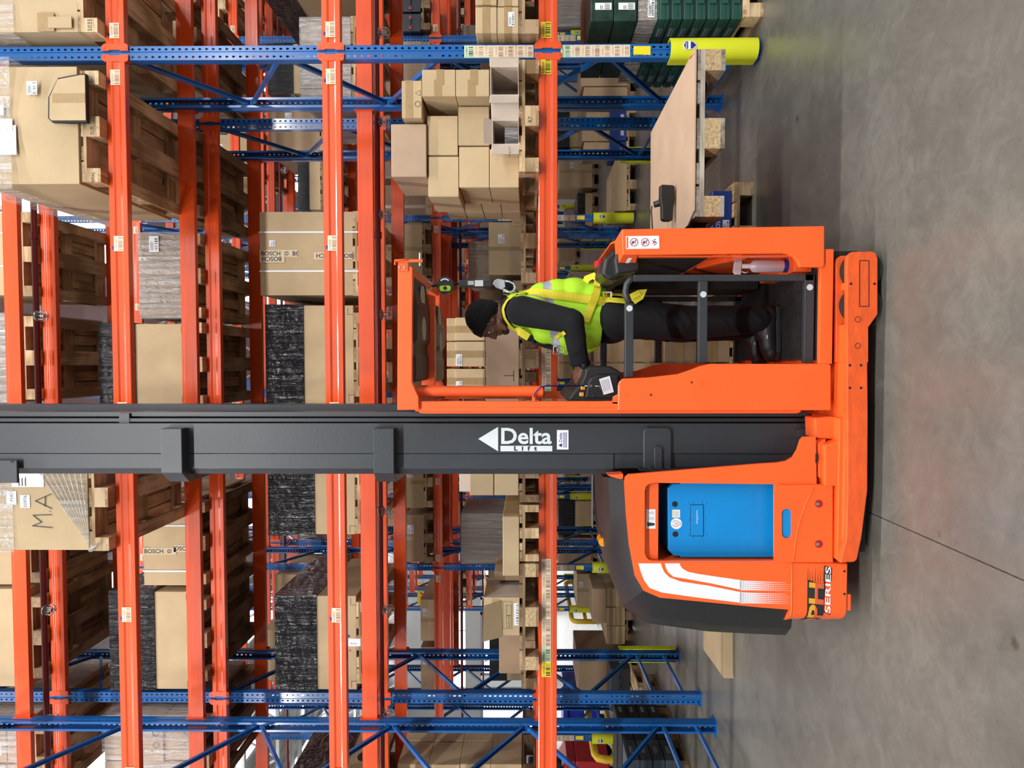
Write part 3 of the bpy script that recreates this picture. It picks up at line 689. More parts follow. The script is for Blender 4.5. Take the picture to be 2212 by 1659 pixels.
# M.A carton left of the mast
xa = X(1187, FY, 150); xb = xa+.785; p = pallet(xa+.39, FY, z3, 'wooden pallet with thick blocks under the marked carton left of the mast')
c = carton(xa, xb, FY-.01, 1.2, zc, zc+.86, 'kraft carton marked M A with film twisted at its corner, left of mast', bulge=.006)
e = FY-.018
def mp(v, y): return at(v, y, e)
marker(c, [(mp(113, 1140), mp(70, 1136)), (mp(70, 1136), mp(90, 1128)), (mp(90, 1128), mp(71, 1113)), (mp(71, 1113), mp(112, 1112))], e-.001)
marker(c, [(mp(112, 1099), mp(76, 1082)), (mp(76, 1082), mp(111, 1067)), (mp(97, 1094), mp(98, 1072)), (mp(107, 1105), mp(109, 1104))], e-.001)
x_, z_ = mp(36, 1090); sticker(c, x_, z_, .10, .075, e-.001, lines=0, bars=False, txt='MA'); x_, z_ = mp(65, 1097); sticker(c, x_, z_, .095, .072, e-.001, lines=0, bars=False, txt='50976'); x_, z_ = mp(95, 1052); sticker(c, x_, z_, .1, .24, e-.001, lines=3, bars=False, name='paper_sheet')
fan = MB(M.silverfilm); tip = Vector((xa+.015, FY-.022, zc-.02))
for k in range(16):
    a0, a1 = k/16, (k+.8)/16
    q0, q1 = Vector((xb-.10, FY-.014-.01*(k % 2), zc+.02+.42*a0)), Vector((xb-.10, FY-.014-.01*((k+1) % 2), zc+.02+.42*a1)); fan.add([tip, q0, q1], [(0, 1, 2)])
fan.tube([tip+Vector((-.01, 0, .0)), tip+Vector((.01, -.01, -.03)), tip+Vector((.05, -.005, -.08))], [.02, .014, .006], 8); fan.build('twisted_film', c)
film_on(c, xa-.004, xb+.004, FY-.012, 1.21, zc+.55, zc+.87, M.clearfilm, seed=8)
# ---- generic loads: (label of the load, look, y0, y1, top column, level, rack face)
def load(y0, y1, vtop, lv, Yf, look, words, where, tone='new', w=None, split=None, pal=True, d=1.2, seed=1, zt=None):
    z = LEV[lv] if lv else 0; zc = z+PT; vm = (vtop+1140)/2
    xa, xb = load_x(y0, y1, Yf, vtop); zt = zt or at(vtop, (y0+y1)/2, Yf)[1]; xm = (xa+xb)/2
    if pal: pallet(xm, Yf, z, 'wooden pallet %s' % where, tone)
    lab = words
    if look == 'black':
        c = carton(xa, xb, Yf, d, zc, zt, lab); zs = at(split, (y0+y1)/2, Yf)[1]; film_on(c, xa, xb, Yf, d, zs, zt, M.blackfilm, seed=seed)
        for k in (0, 1): MB(M.ink).box(xa+.02+k*(xb-xa-.10), xa+.08+k*(xb-xa-.10), Yf-.0008, Yf, zc+.05, zc+.054).box(xa+.08+k*(xb-xa-.17), xa+.084+k*(xb-xa-.17), Yf-.0008, Yf, zc, zc+.054).build('hand_hole_cut', c)
    elif look == 'silver':
        c = carton(xa, xb, Yf, d, zc, zt, lab, M.cartonb); film_on(c, xa, xb, Yf, d, zc, zt, M.silverfilm, seed=seed)
    elif look == 'clear':
        c = carton(xa, xb, Yf, d, zc, zt, lab); film_on(c, xa, xb, Yf, d, zc, zt, M.clearfilm, seed=seed)
    else:
        c = carton(xa, xb, Yf, d, zc, zt, lab, bulge=.008)
    return c, xa, xb, zc, zt
def bosch_tape(c, x, zhi, zlo, Yf, up=True, txt='BOSCH', flip=False):
    """printed tape running down the front; lettering turned a quarter"""
    MB(M.tapep).box(x-.034, x+.034, Yf-.0105, Yf-.007, zlo, zhi).build('printed_tape', c)
    b = MB(M.ink); n = 0; z = zhi-.01
    step = .30
    while z > zlo+.02:
        if not flip: b.text('BOSCH', (x-.020, Yf-.011, z), (0, 0, -1), (1, 0, 0), .058, bold=.02)
        else: b.text('BOSCH', (x+.020, Yf-.011, max(z-.20, zlo)), (0, 0, 1), (-1, 0, 0), .058, bold=.02)
        cz = z-.245
        if cz > zlo+.02:
            b.tube([(x+.019*math.cos(t), Yf-.011, cz+.019*math.sin(t)) for t in [math.pi*k/8 for k in range(16)]], .0022, 4, closed=True); b.bar((x-.008, Yf-.011, cz+.012), (x-.008, Yf-.011, cz-.012), .001, .004, (1, 0, 0)).bar((x+.008, Yf-.011, cz+.012), (x+.008, Yf-.011, cz-.012), .001, .004, (1, 0, 0)).bar((x-.008, Yf-.011, cz), (x+.008, Yf-.011, cz), .001, .004)
        z -= step
        if n > 2: break
        n += 1
    # keep lettering inside the tape
    b.v = [(p[0], p[1], min(max(p[2], zlo), zhi)) for p in b.v]
    return b.build('lettering', c)
# third level, back rack
c, xa, xb, zc, zt = load(505, 686, 303, 3, BY, 'silver', 'grey film-wrapped carton with label, right of the black topped load, third level', 'under the grey wrapped carton, third level behind', seed=11)
sticker(c, X(545, BY, 335), at(345, 520, BY)[1], .15, .09, BY-.02)
c, xa, xb, zc, zt = load(700, 874, 218, 3, BY, 'black', 'kraft carton with black film top on the third level, right of mast', 'under the black topped carton right of mast, third level', split=294, seed=12)
c, xa, xb, zc, zt = load(1083, 1264, 310, 3, BY, 'plain', 'strapped carton with printed tape on the third level, left of mast', 'under the strapped carton left of mast, third level', tone='aged')
straps(c, [X(1135, BY, 350), X(1233, BY, 350)], BY-.009, 1.21, zc, zt+.004); bosch_tape(c, X(1190, BY, 350), zt, zt-.32, BY); bosch_tape(c, X(1184, BY, 350), zc+.16, zc, BY, flip=True)
c, xa, xb, zc, zt = load(1278, 1488, 240, 3, BY, 'black', 'kraft carton with black film top on the third level, leftmost such load', 'under the leftmost black topped carton, third level', tone='aged', split=336, seed=13)
# fourth level, back rack
c, xa, xb, zc, zt = load(460, 638, -120, 4, BY, 'plain', 'kraft carton with white straps on the fourth level, right of mast', 'under the strapped fourth level carton right of mast', tone='new'); straps(c, [X(459+45, BY, 20), X(575, BY, 20)], BY-.009, 1.21, zc, zt+.004)
straps_under = c
c, xa, xb, zc, zt = load(678, 868, -140, 4, BY, 'silver', 'pale wrapped carton with white strap on the fourth level beside the mast', 'under the pale wrapped fourth level carton beside the mast', tone='new', seed=14); straps(c, [X(715, BY, 20)], BY-.018, 1.22, zc, zt+.014)
c, xa, xb, zc, zt = load(1078, 1262, -130, 4, BY, 'plain', 'kraft carton on the fourth level, partly behind the marked carton', 'under the fourth level carton behind the marked one', tone='aged')
c, xa, xb, zc, zt = load(1272, 1482, -120, 4, BY, 'plain', 'plain kraft carton with notched corners on the fourth level, far left', 'under the notched fourth level carton at far left', tone='aged')
for x in (xa+.03, xb-.10): MB(M.ink).box(x, x+.07, BY-.0092, BY-.008, zc+.001, zc+.05).build('hand_hole', c)
# small carton stacks in film
def stack(xs, zs, yf, d, label, m_=None, tapes=None, labs=None, group=None, wrap=None, rows=1, gap=.004, cat='carton', lead='', jit=.012):
    """cartons in columns xs and layers zs; every one an object"""
    rnd = random.Random(int(abs(xs[0])*100)); out = []
    nz, nx = len(zs)-1, len(xs)-1
    VN = {1: [''], 2: ['lower', 'upper'], 3: ['bottom', 'middle', 'top'], 4: ['bottom', 'second', 'third', 'top'], 5: ['bottom', 'second', 'third', 'fourth', 'top'], 6: ['bottom', 'second', 'third', 'fourth', 'fifth', 'top']}
    HN = {1: [''], 2: ['left', 'right'], 3: ['left', 'middle', 'right'], 4: ['leftmost', 'second', 'third', 'rightmost']}
    DN = {1: [''], 2: [', front', ', behind'], 3: [', front', ', mid depth', ', rear']}
    for r in range(rows):
        for a in range(nx):
            for k in range(nz):
                j = rnd.uniform(-jit, jit)
                lb = '%s, %s layer%s%s' % (label, VN[nz][k] or 'single', (', %s column' % HN[nx][a]) if nx > 1 else '', DN[rows][r])
                c = carton(xs[a]+gap, xs[a+1]-gap, yf+j+r*d, d-.02, zs[k]+.0015, zs[k+1]-.001, lb, m_, group, tape=(tapes[(a+k) % len(tapes)] if tapes and r == 0 else None), lab=labs if r == 0 and (a+k) % 2 == 0 else None)
                out.append(c)
    return out
def lin(a, b, n): return [a+(b-a)*k/n for k in range(n+1)]
xa, xb = X(1742, BY, 300), X(1545, BY, 300); z = LEV[3]+PT; pallet((xa+xb)/2, BY, LEV[3], 'wooden pallet under the wrapped small cartons, third level far left', 'aged')
cs = stack(lin(xa, xb, 2), lin(z, at(225, 1600, BY)[1], 3), BY, .4, 'printed small carton in the wrapped third level stack', M.cartonp, rows=3, group='wrapped small cartons, third level far left')
for k, c in enumerate(cs[:6]):
    b = MB(M.ink); cx_ = c.location.x; cz = c.location.z
    for q in range(2): b.tube([(cx_-.06+.12*q+.03*math.cos(t), c.location.y-.197, cz+.07+.03*math.sin(t)) for t in [math.pi*k2/5 for k2 in range(10)]], .002, 4, closed=True)
    b.build('printed_symbol', c)
w_ = film_on(cs[0], xa, xb, BY-.01, 1.22, z, at(225, 1600, BY)[1], M.clearfilm, seed=31)
xa, xb = X(1750, BY, 20), X(1550, BY, 20); z = LEV[4]+PT; pallet((xa+xb)/2, BY, LEV[4], 'wooden pallet under wrapped cartons on the fourth level, far left', 'new')
cs = stack(lin(xa, xb, 2), lin(z, z+.75, 3), BY, .6, 'printed small carton in the wrapped fourth level stack', M.cartonp, rows=2, group='wrapped small cartons, fourth level far left', labs=(.08, .05, .12, .1))
film_on(cs[0], xa, xb, BY-.01, 1.22, z, z+.75, M.clearfilm, seed=32)
# third level right side, back rack
c, *_ = load(-20, 170, 345, 3, BY, 'plain', 'kraft carton on the third level at right, behind the top right load', 'under the rear third level carton at right edge', tone='aged')
c, *_ = load(285, 462, 350, 3, BY, 'plain', 'kraft carton on the third level, behind the big torn carton', 'under the rear third level carton behind the torn one', tone='aged')
# second level, back rack
xa = 3.57; z = LEV[2]+PT; pallet(xa+.4, BY, LEV[2], 'wooden pallet under the tall black topped load at right edge', 'aged')
c = carton(xa, xa+.8, BY, 1.2, z, 4.27, 'tall kraft carton with black film over its top, second level right edge'); film_on(c, xa, xa+.8, BY, 1.2, 3.98, 4.27, M.blackfilm, seed=15)
sticker(c, xa+.1, z+.3, .2, .14, BY-.002)
xa, xb = X(216, BY, 700), X(40, BY, 700); pallet((xa+xb)/2, BY, LEV[2], 'wooden pallet under the cloudy wrapped stack, second level right')
c = carton(xa, xb, BY, 1.2, z, at(650, 120, BY)[1], 'stack wrapped in cloudy silver film on the second level, right', M.cartoni); film_on(c, xa, xb, BY, 1.2, z, at(650, 120, BY)[1], M.silverfilm, seed=16)
c, xa, xb, zc, zt = load(458, 638, 562, 2, BY, 'plain', 'large strapped carton with upside-down printed tape, second level', 'under the large strapped carton with printed tape, second level')
straps(c, [X(502, BY, 650), X(586, BY, 650)], BY-.009, 1.21, zc-.1, zt+.004)
bosch_tape(c, X(548, BY, 600), zt, at(644, 548, BY)[1], BY); bosch_tape(c, X(560, BY, 590), zt, at(616, 560, BY)[1], BY-.0035, flip=True); bosch_tape(c, X(553, BY, 720), at(679, 553, BY)[1], zc, BY, flip=True)
sticker(c, X(533, BY, 590), at(596, 525, BY)[1], .06, .06, BY-.011, lines=2, name='paper_note')
c, xa, xb, zc, zt = load(660, 872, 577, 2, BY, 'black', 'kraft carton with crinkled black film top, second level beside the mast', 'under the black topped carton beside the mast, second level', split=657, seed=17)
c, xa, xb, zc, zt = load(972, 1154, 582, 2, BY, 'black', 'kraft carton with slanting black film top, second level left of mast', 'under the slanting film carton left of mast, second level', split=680, seed=18)
c, xa, xb, zc, zt = load(1287, 1489, 597, 2, BY, 'black', 'kraft carton with glossy black film top and blue dot, second level left', 'under the blue dotted carton, second level left', split=685, seed=19)
x_, z_ = at(753, 1374, BY); MB(M.navyink).cyl((x_, BY-.002, z_), (x_, BY-.001, z_), .013, 16).build('dot_sticker', c)
b = MB(M.paper); x_, z_ = at(779, 1396, BY); b.box(x_, x_+.075, BY-.002, BY-.0005, z_, z_+.12).m(M.ink).text('BOSCH', (x_+.02, BY-.0025, z_+.1), (0, 0, -1), (1, 0, 0), .02); b.build('care_label', c)
x_, z_ = at(757, 1405, BY); MB(M.red).bar((x_-.012, BY-.001, z_), (x_+.012, BY-.001, z_+.008), .001, .016).build('red_tag', c)
z = LEV[2]+PT; pallet(-4.6, BY, LEV[2], 'wooden pallet under the dark wrapped load at the left edge, second level', 'aged')
c = carton(-5.0, -4.18, BY, 1.2, z, 4.11, 'carton with arrow and umbrella marks under dark film, left edge'); film_on(c, -5.0, -4.18, BY, 1.2, 3.60, 4.11, M.darkfilm, seed=20)
b = MB(M.ink)
for k in range(3):
    y = BY+.25+.3*k; xx = -4.1785
    b.add([(xx, y-.08, 3.42), (xx, y+.08, 3.42), (xx, y, 3.52)], [(0, 1, 2)]) if k != 1 else b.add([(xx, y+.09*math.cos(t), 3.44+.07*math.sin(t)) for t in [math.pi*q/8 for q in range(9)]], [tuple(range(9))])
    b.quad((xx, y-.012, 3.38), (xx, y+.012, 3.38), (xx, y+.012, 3.45), (xx, y-.012, 3.45))
b.build('handling_symbols', c)
# ---- first level, front rack, middle bay: loose cartons
z = LEV[1]+PT; p = pallet(X(250, FY, 1140), FY, LEV[1], 'wooden pallet carrying the loose stack of open cartons, first level')
MB(M.ink).text('R7', (p.location.x-.05, FY-.001, LEV[1]+.05), (1, 0, 0), (0, 0, 1), .04).build('block_stamp', p)
FA, FB_ = FY-.02, FY+.14
def cx(v0, v1, y0, y1, Y, d, label, **k):
    x0, x1, z0, z1 = span(v0, v1, y0, y1, Y); return carton(x0, x1, Y, d, max(z0, z), z1, label, **k)
G = 'loose cartons on the first beam'
cx(1058, 1121, 322, 405, FB_, .5, 'carton at the bottom left of the loose first beam stack', group=G)
cx(992, 1057, 317, 405, FB_, .5, 'plain carton, second from bottom at the left of the loose stack', group=G)
cx(925, 991, 338, 425, FB_, .5, 'plain carton, third from bottom at the left of the loose stack', group=G)
cx(990, 1057, 230, 314, FB_, .5, 'plain carton in the centre of the loose stack, second layer', group=G)
cx(923, 989, 250, 335, FB_, .5, 'plain carton in the centre of the loose stack, third layer', group=G)
c = cx(985, 1057, 150, 208, FA, .42, 'taped carton on the right of the loose stack, second layer', tape='hl', group=G)
c = cx(912, 984, 150, 208, FA, .42, 'taped carton on the right of the loose stack, third layer', tape='hl', group=G)
c = cx(868, 911, 174, 255, FY+.05, .45, 'flat carton with long tape and recycling marks on the stack top', tape=None, group=G)
x0, x1, z0, z1 = span(868, 911, 174, 255, FY+.05); zm = (z0+z1)/2+.02; MB(M.tape).box(x0-.001, x1+.001, FY+.0485, FY+.05, zm-.026, zm+.026).build('packing_tape', c)
b = MB(M.ink); xx, zz = x0+.10, z0+.03
b.tube([(xx+.02*math.cos(t), FY+.049, zz+.02*math.sin(t)) for t in [math.pi*q/6 for q in range(12)]], .0016, 4, closed=True); b.tube([(xx+.06, FY+.049, zz-.018), (xx+.10, FY+.049, zz-.018), (xx+.08, FY+.049, zz+.018)], .0016, 4, closed=True); b.build('recycling_symbol', c)
cx(845, 921, 268, 382, FB_-.03, .55, 'large pinkish carton on top of the loose stack, left side', m_=M.cartonp, group=G)
def open_carton(x0, x1, yf, d, z0, z1, label, group=None, fl=(.13, .13, .06, .10), content=None):
    t = .006; b = MB(M.cartoni)
    b.box(x0, x0+t, yf, yf+d, z0, z1).box(x1-t, x1, yf, yf+d, z0, z1).box(x0+t, x1-t, yf, yf+d, z0, z0+t).box(x0+t, x1-t, yf, yf+d, z1-t, z1).box(x0+t, x1-t, yf+d-t, yf+d, z0+t, z1-t)
    o = b.build('open_carton'); tag(o, label, 'carton', group)
    for k, (a, c_, n) in enumerate((((x0, z0), (x0, z1), (-.75, 0)), ((x1, z0), (x1, z1), (.8, 0)), ((x0, z0), (x1, z0), (0, .03)), ((x0, z1), (x1, z1), (0, .9)))):
        q = fl[k]
        if not q: continue
        a3, c3 = Vector((a[0], yf, a[1])), Vector((c_[0], yf, c_[1])); off = Vector((n[0], -(1-abs(n[0]+n[1])*.5), n[1])).normalized()*q
        MB(M.cartoni).add([a3, c3, c3+off, a3+off]+[p_+Vector((.004 if n[1] else 0, 0, .004 if n[0] else 0))+Vector((0, .004, 0)) for p_ in (a3, c3, c3+off, a3+off)], [(0, 1, 2, 3), (7, 6, 5, 4), (0, 4, 5, 1), (1, 5, 6, 2), (2, 6, 7, 3), (3, 7, 4, 0)]).build('flap', o)
    if content: MB(M.clearfilm).box(x0+.02, x1-.02, yf+.1, yf+d-.02, z0+.01, z0+(z1-z0)*.55).build('inner_bag', o)
    return o
x0, x1, z0, z1 = span(1059, 1121, 143, 206, FA); open_carton(x0, x1, FA, .42, z, z1, 'open carton with dark inside, bottom right of the loose stack', G, fl=(.10, .055, .07, 0))
MB(M.tape)
x0, x1, z0, z1 = span(1063, 1121, 268, 312, FA+.06); o = open_carton(x0-.002, x1+.03, FA+.06, .45, z, z1, 'open carton with plastic bag inside, bottom middle of the loose stack', G, fl=(.12, .12, .07, .07), content=True)
MB(M.ink).text('5057929', (x0-.11, FA-.012, z+.06), (1, 0, 0), (0, 0, 1), .02).build('printed_code', o)
for k in range(4):
    for r in range(2):
        zz = lin(z, at(935, 420, FB_)[1], 4); carton(X(405, FB_, 1000)+.01, X(405, FB_, 1000)+.30, FB_+.52+.31*r, .30, zz[k]+.002, zz[k+1]-.002, 'labelled carton behind the loose stack, %s layer, %s' % (('bottom', 'second', 'third', 'top')[k], ('nearer', 'farther')[r]), group=G, lab=None)
# left half of the middle bay: cartons behind the operator
p = pallet(X(775, FY, 1140), FY, LEV[1], 'wooden pallet under the cartons behind the operator', 'aged')
xa, xb = X(866, FY, 1080), X(690, FY, 1080)
c = carton(xa, xb, FY, .9, z, at(1049, 780, FY)[1], 'wide pinkish brown carton behind the operator, lowest on its pallet', M.cartonp)
x_, z_ = at(1110, 812, FY); MB(M.ink).box(x_-.04, x_+.04, FY-.001, FY, z_, z_+.004).box(x_, x_+.004, FY-.001, FY, z_, z_+.07).build('hand_hole_cut', c)
zz = at(1049, 780, FY)[1]; G = 'kraft cartons above the wide carton'
for k, (y0, y1) in enumerate(((686, 736), (738, 792), (797, 850))):
    x0, x1 = X(y1, FY, 1000), X(y0, FY, 1000); lb = 'taped kraft carton behind the operator, %s of three on the wide carton' % ('right', 'middle', 'left')[k]
    c = carton(x0, x1, FY, .5, zz+.002, at(984, 770, FY)[1], lb, tape='v' if False else None, group=G)
    MB(M.tape).box((x0+x1)/2-.025, (x0+x1)/2+.025, FY-.0015, FY, zz+.002, at(984, 770, FY)[1]).build('packing_tape', c)
    if k: sticker(c, (x0+x1)/2-.085, at(998, 770, FY)[1], .085, .045, FY-.003, lines=3)
    c = carton(x0, x1, FY+.06, .45, at(984, 770, FY)[1]+.002, at(963, 770, FY)[1], 'low kraft carton behind the operator, %s of three in the top layer' % ('right', 'middle', 'left')[k], group=G)
    MB(M.tape).box((x0+x1)/2-.025, (x0+x1)/2+.025, FY+.0585, FY+.06, at(984, 770, FY)[1]+.002, at(963, 770, FY)[1]).build('packing_tape', c)
# bay left of the mast, first level
p = pallet((X(1085, FY, 1140)-.6)/2, FY, LEV[1], 'dark wooden pallet on the first beam, beside the mast', 'aged', w=round(-.6-X(1085, FY, 1140), 3))
for k, (a, b_) in enumerate(((1068, 1121), (1015, 1067))):
    carton(X(1070, FY, 1070), -.61, FY, .6, max(z, at(b_, 1040, FY)[1]+.002), at(a, 1040, FY)[1], '%s plain kraft carton on the first beam just left of mast' % ('lower', 'upper')[k], group='cartons left of the mast')
carton(X(1062, FY+.65, 1000), -.62, FY+.65, .4, z, at(992, 1040, FY+.65)[1], 'taller carton standing behind the two cartons left of mast', m_=M.cartoni, tape='h')
p = pallet(X(1152, FY, 1140), FY, LEV[1], 'narrow pale pallet on the first beam under the long low carton', 'new', w=.42)
c = carton(X(1243, FY, 1100), X(1115, FY, 1100), FY-.01, 1.0, z, at(1086, 1180, FY)[1], 'long low kraft carton on the first beam, left of mast', m_=M.carton)
MB(M.black).box(c.location.x-.06, c.location.x+.06, FY+.25, FY+.28, c.location.z+.15, c.location.z+.153)
p = pallet(X(1333, FY, 1140), FY, LEV[1], 'old pallet with chipboard blocks on the first beam, far left', 'chip')
x0, x1, z0, z1 = span(1045, 1121, 1290, 1372, FY+.05)
o = open_carton(x0, x1, FY+.05, .42, z, z1, 'printed carton with bent open flaps and barcode on the first beam', fl=(0, 0, 0, 0))
MB(M.carton).box(x0, x1, FY+.048, FY+.056, z, z1-.0).build('front_panel', o)
MB(M.carton).add([(x0-.01, FY+.04, z1-.14), (x1-.02, FY+.04, z1-.13), (x1-.03, FY-.05, z1-.005), (x0-.005, FY-.06, z1), (x0-.01, FY+.047, z1-.14), (x1-.02, FY+.047, z1-.13), (x1-.03, FY-.043, z1-.005), (x0-.005, FY-.053, z1)], [(0, 1, 2, 3), (7, 6, 5, 4), (0, 4, 5, 1), (1, 5, 6, 2), (2, 6, 7, 3), (3, 7, 4, 0)]).build('flap', o)
MB(M.cartonb).add([(x1, FY+.05, z1), (x1, FY+.45, z1), (x1+.11, FY+.40, z1+.02), (x1+.10, FY+.08, z1-.02)], [(0, 1, 2, 3)]).build('flap', o)
b = MB(M.ink); yy = FY+.047
def frame(b, x0, x1, z0, z1, w=.002):
    for q in ((x0, x1, z0, z0+w), (x0, x1, z1-w, z1), (x0, x0+w, z0, z1), (x1-w, x1, z0, z1)): b.quad((q[0], yy, q[2]), (q[1], yy, q[2]), (q[1], yy, q[3]), (q[0], yy, q[3]))
frame(b, x0+.05, x1-.03, z+.055, z+.125); frame(b, x0+.06, x0+.15, z+.062, z+.098); frame(b, x0+.15, x1-.06, z+.062, z+.098)
b.text('Quantity  8 PCS', (x0+.062, yy-.0005, z+.075), (1, 0, 0), (0, 0, 1), .014); b.build('printed_panel', o)
sticker(o, x0+.075, z+.008, .17, .035, FY+.046, lines=0)
carton(x1+.04, x1+.11, FY+.30, .4, z, z+.2, 'brown carton beside the printed open carton on the first beam', m_=M.cartonb)
# loose stack on the first level at the left edge, back rack
zz = lin(z, 3.06, 4); pallet(-4.6, 6.5, LEV[1], 'wooden pallet under the carton stack at the left edge, first level', 'aged')
stack(lin(-5.05, -4.18, 3), zz, 6.6, .42, 'kraft carton in the left edge stack on the first level', None, rows=2, group='kraft carton stack, left edge')
c = carton(X(1455, BY, 1100), X(1362, BY, 1100), BY, .8, z, at(1078, 1420, BY)[1], 'brown carton in the back rack, first level left', m_=M.cartonb); pallet(X(1400, BY, 1140), BY, LEV[1], 'dark pallet under the brown carton, first level left at back', 'aged')
c = carton(X(480, BY+.3, 1120), X(445, BY+.3, 1120), BY+.3, .3, z, at(1106, 460, BY+.3)[1], 'small kraft carton in the back rack, first level, right half'); pallet(X(520, BY, 1140), BY, LEV[1], 'wooden pallet in the back rack under one small carton', 'new')
pallet(X(735, BY, 1140), BY, LEV[1], 'empty wooden pallet in the back rack behind the operator', 'aged')
# right edge, first level: small cartons
xr = 2.365; pallet(xr+.40, FY, LEV[1], 'wooden pallet under the labelled cartons at the right edge, first level', 'aged')
stack(lin(xr, xr+.78, 4), lin(z, at(1027, 50, FY)[1], 2), FY, .38, 'labelled small kraft carton at the right edge, first level', None, tapes=['h'], labs=(.05, .03, .10, .045), rows=2, group='labelled cartons at the right edge')
# ---- floor level
pallet(X(40, 4.8, 1510)+.40, 4.78, 0, 'wooden pallet under the green tool cases, right edge', 'new')
gx0 = X(42, 4.8, 1420)
def case(x0, x1, y0, y1, z0, z1, m_, label, group, latch=None, lab=True, side=-1):
    b = MB(m_).box(x0, x1, y0, y1, z0+.003, z1-.012).box(x0+.012, x1-.012, y0+.012, y1-.012, z1-.012, z1-.002)
    o = b.build('tool_case', bevel=.010, seg=2); tag(o, label, 'case', group)
    zm = (z0+z1)/2
    MB(m_).box(x0-.004, x1+.004, y0-.004, y1+.004, zm-.004, zm+.004).build('case_rim', o)
    for x in (x0+(x1-x0)*.22, x0+(x1-x0)*.75): MB(latch or m_).box(x-.03, x+.03, y0-.014, y0, zm-.024, zm+.02).build('latch', o)
    MB(m_).box((x0+x1)/2-.06, (x0+x1)/2+.06, y0-.022, y0, zm-.010, zm+.010).build('handle', o)
    if lab:
        xx = x0-.0015 if side < 0 else x1+.0015
        MB(M.zinc).quad((xx, (y0+y1)/2-.06, zm-.014), (xx, (y0+y1)/2+.06, zm-.014), (xx, (y0+y1)/2+.06, zm+.018), (xx, (y0+y1)/2-.06, zm+.018)).build('case_label', o)
    return o
for r in range(3):
    for k in range(7):
        case(gx0, gx0+.62, 4.80+.40*r, 5.17+.40*r, PT+.087*k, PT+.087*(k+1), M.greencase, 'dark green tool case, %s layer from the floor, %s stack at right' % (ORD[k], ('front', 'middle', 'rear')[r]), 'green tool cases at the right edge')
zz = PT+.609+.002
c = carton(gx0+.02, gx0+.62, 4.84, 1.05, zz, zz+.13, 'grey flat carton in film lying on the green cases', M.cartonb); film_on(c, gx0+.02, gx0+.62, 4.84, 1.05, zz, zz+.13, M.silverfilm, n=8)
sticker(c, gx0+.03, zz+.02, .13, .05, 4.828)
for k in range(2):
    c = carton(gx0+.0, gx0+.62, 4.82, .95, zz+.150+.17*k, zz+.150+.17*k+.165, 'dark green printed carton, %s of two above the green cases' % ('lower', 'upper')[k], M.greenprint)
    sticker(c, gx0+.08, zz+.165+.17*k, .05, .12, 4.817, lines=2)
# empty stretch: pallet with blue boxes on the floor, behind the carried pallet
pallet(X(387, 4.95, 1600)-.42, 4.95, 0, 'pale pallet on the floor under the blue boxes, behind the carried pallet', 'new')
for k, (dx, dy) in enumerate(((0.22, .0), (.06, .34))):
    xq = X(490, 5.0, 1560)+dx*.6-.22; zt = PT+.15
    o = carton(xq, xq+.36, 5.0+dy, .3, PT+.001, zt, 'blue printed box on the floor pallet, %s one' % ('nearer', 'farther')[k], M.bluebox, group='blue boxes on the floor pallet', name='blue_box', cat='box')
    MB(M.white).text('BOSCH', (xq+.05, 4.999+dy, zt-.06), (1, 0, 0), (0, 0, 1), .045).build('lettering', o); sticker(o, xq+.05, PT+.02, .09, .05, 4.998+dy)
# cases on the floor at the left edge, back rack
pallet(-4.62, 6.6, 0, 'wooden pallet under dark cases at the left edge', 'aged', d=1.2); pallet(-4.62, 7.85, 0, 'wooden pallet behind the dark cases at the left edge', 'aged', d=.8)
for r in range(3):
    for k in range(4):
        case(-5.08, -4.14, 6.62+.40*r, 6.99+.40*r, PT+.13*k, PT+.13*(k+1), M.greycase if r == 0 else M.black, '%s tool case at the left edge, %s layer from the floor, %s stack' % ('slate' if r == 0 else 'black', ORD[k], ('front', 'middle', 'rear')[r]), 'dark tool cases at the left edge', latch=M.red if r == 0 else None, side=1)
# flat carton lying on the floor
x0, y0 = floor_at(1585, 1468); b = MB(M.carton).box(0, .95, 0, .62, .001, .085).box(.03, .92, .03, .05, .085, .088)
o = b.build('flat_carton', bevel=.006, seg=1); o.location = (x0+.47, y0+.33, 0.001); o.rotation_euler = (0, 0, .06); tag(o, 'flat closed carton lying on the floor behind the truck', 'carton')
MB(M.carton).box(0, .93, -.006, 0, -.01+.02, .07).build('folded_edge', o, local=True, loc=(-.46, -.312, 0))
# ------------------------------------------------------------------ second row and beyond: loads seen through the front racks
FARL = []
def far_load(xc, Yf, lv, w, h, kind, words, seed):
    z = (LEV[lv] if lv else 0); zc = z+PT
    pl_ = pallet_far(xc, Yf, z, 'pallet under the %s' % words, 'new' if seed % 3 else 'aged', None); FARL.append(pl_)
    m_ = {'kraft': M.carton, 'brown': M.cartonb, 'pink': M.cartonp, 'silver': M.cartonb, 'black': M.carton, 'clear': M.carton, 'case': M.greycase, 'blue': M.bluebox}[kind]
    c = carton(xc-w/2, xc+w/2, Yf, 1.15, zc, zc+h, words, m_, bevel=0); FARL.append(c)
    if kind in ('silver', 'clear'): film_on(c, xc-w/2, xc+w/2, Yf, 1.15, zc, zc+h, M.silverfilm if kind == 'silver' else M.clearfilm, n=5, seed=seed, g=.005, jit=.003)
    if kind == 'black': film_on(c, xc-w/2, xc+w/2, Yf, 1.15, zc+h*.5, zc+h, M.blackfilm, n=6, seed=seed, g=.005, jit=.003)
    if kind in ('kraft', 'brown', 'pink') and Yf < 17:
        MB(M.tape).box(xc-.03, xc+.03, Yf-.002, Yf, zc, zc+h).build('packing_tape', c); sticker(c, xc+w*.1, zc+h*.55, .14, .1, Yf-.003)
    return c
RN = ['first', 'second', 'third', 'fourth', 'fifth']; LN = ['floor', 'first', 'second', 'third', 'fourth', 'fifth']
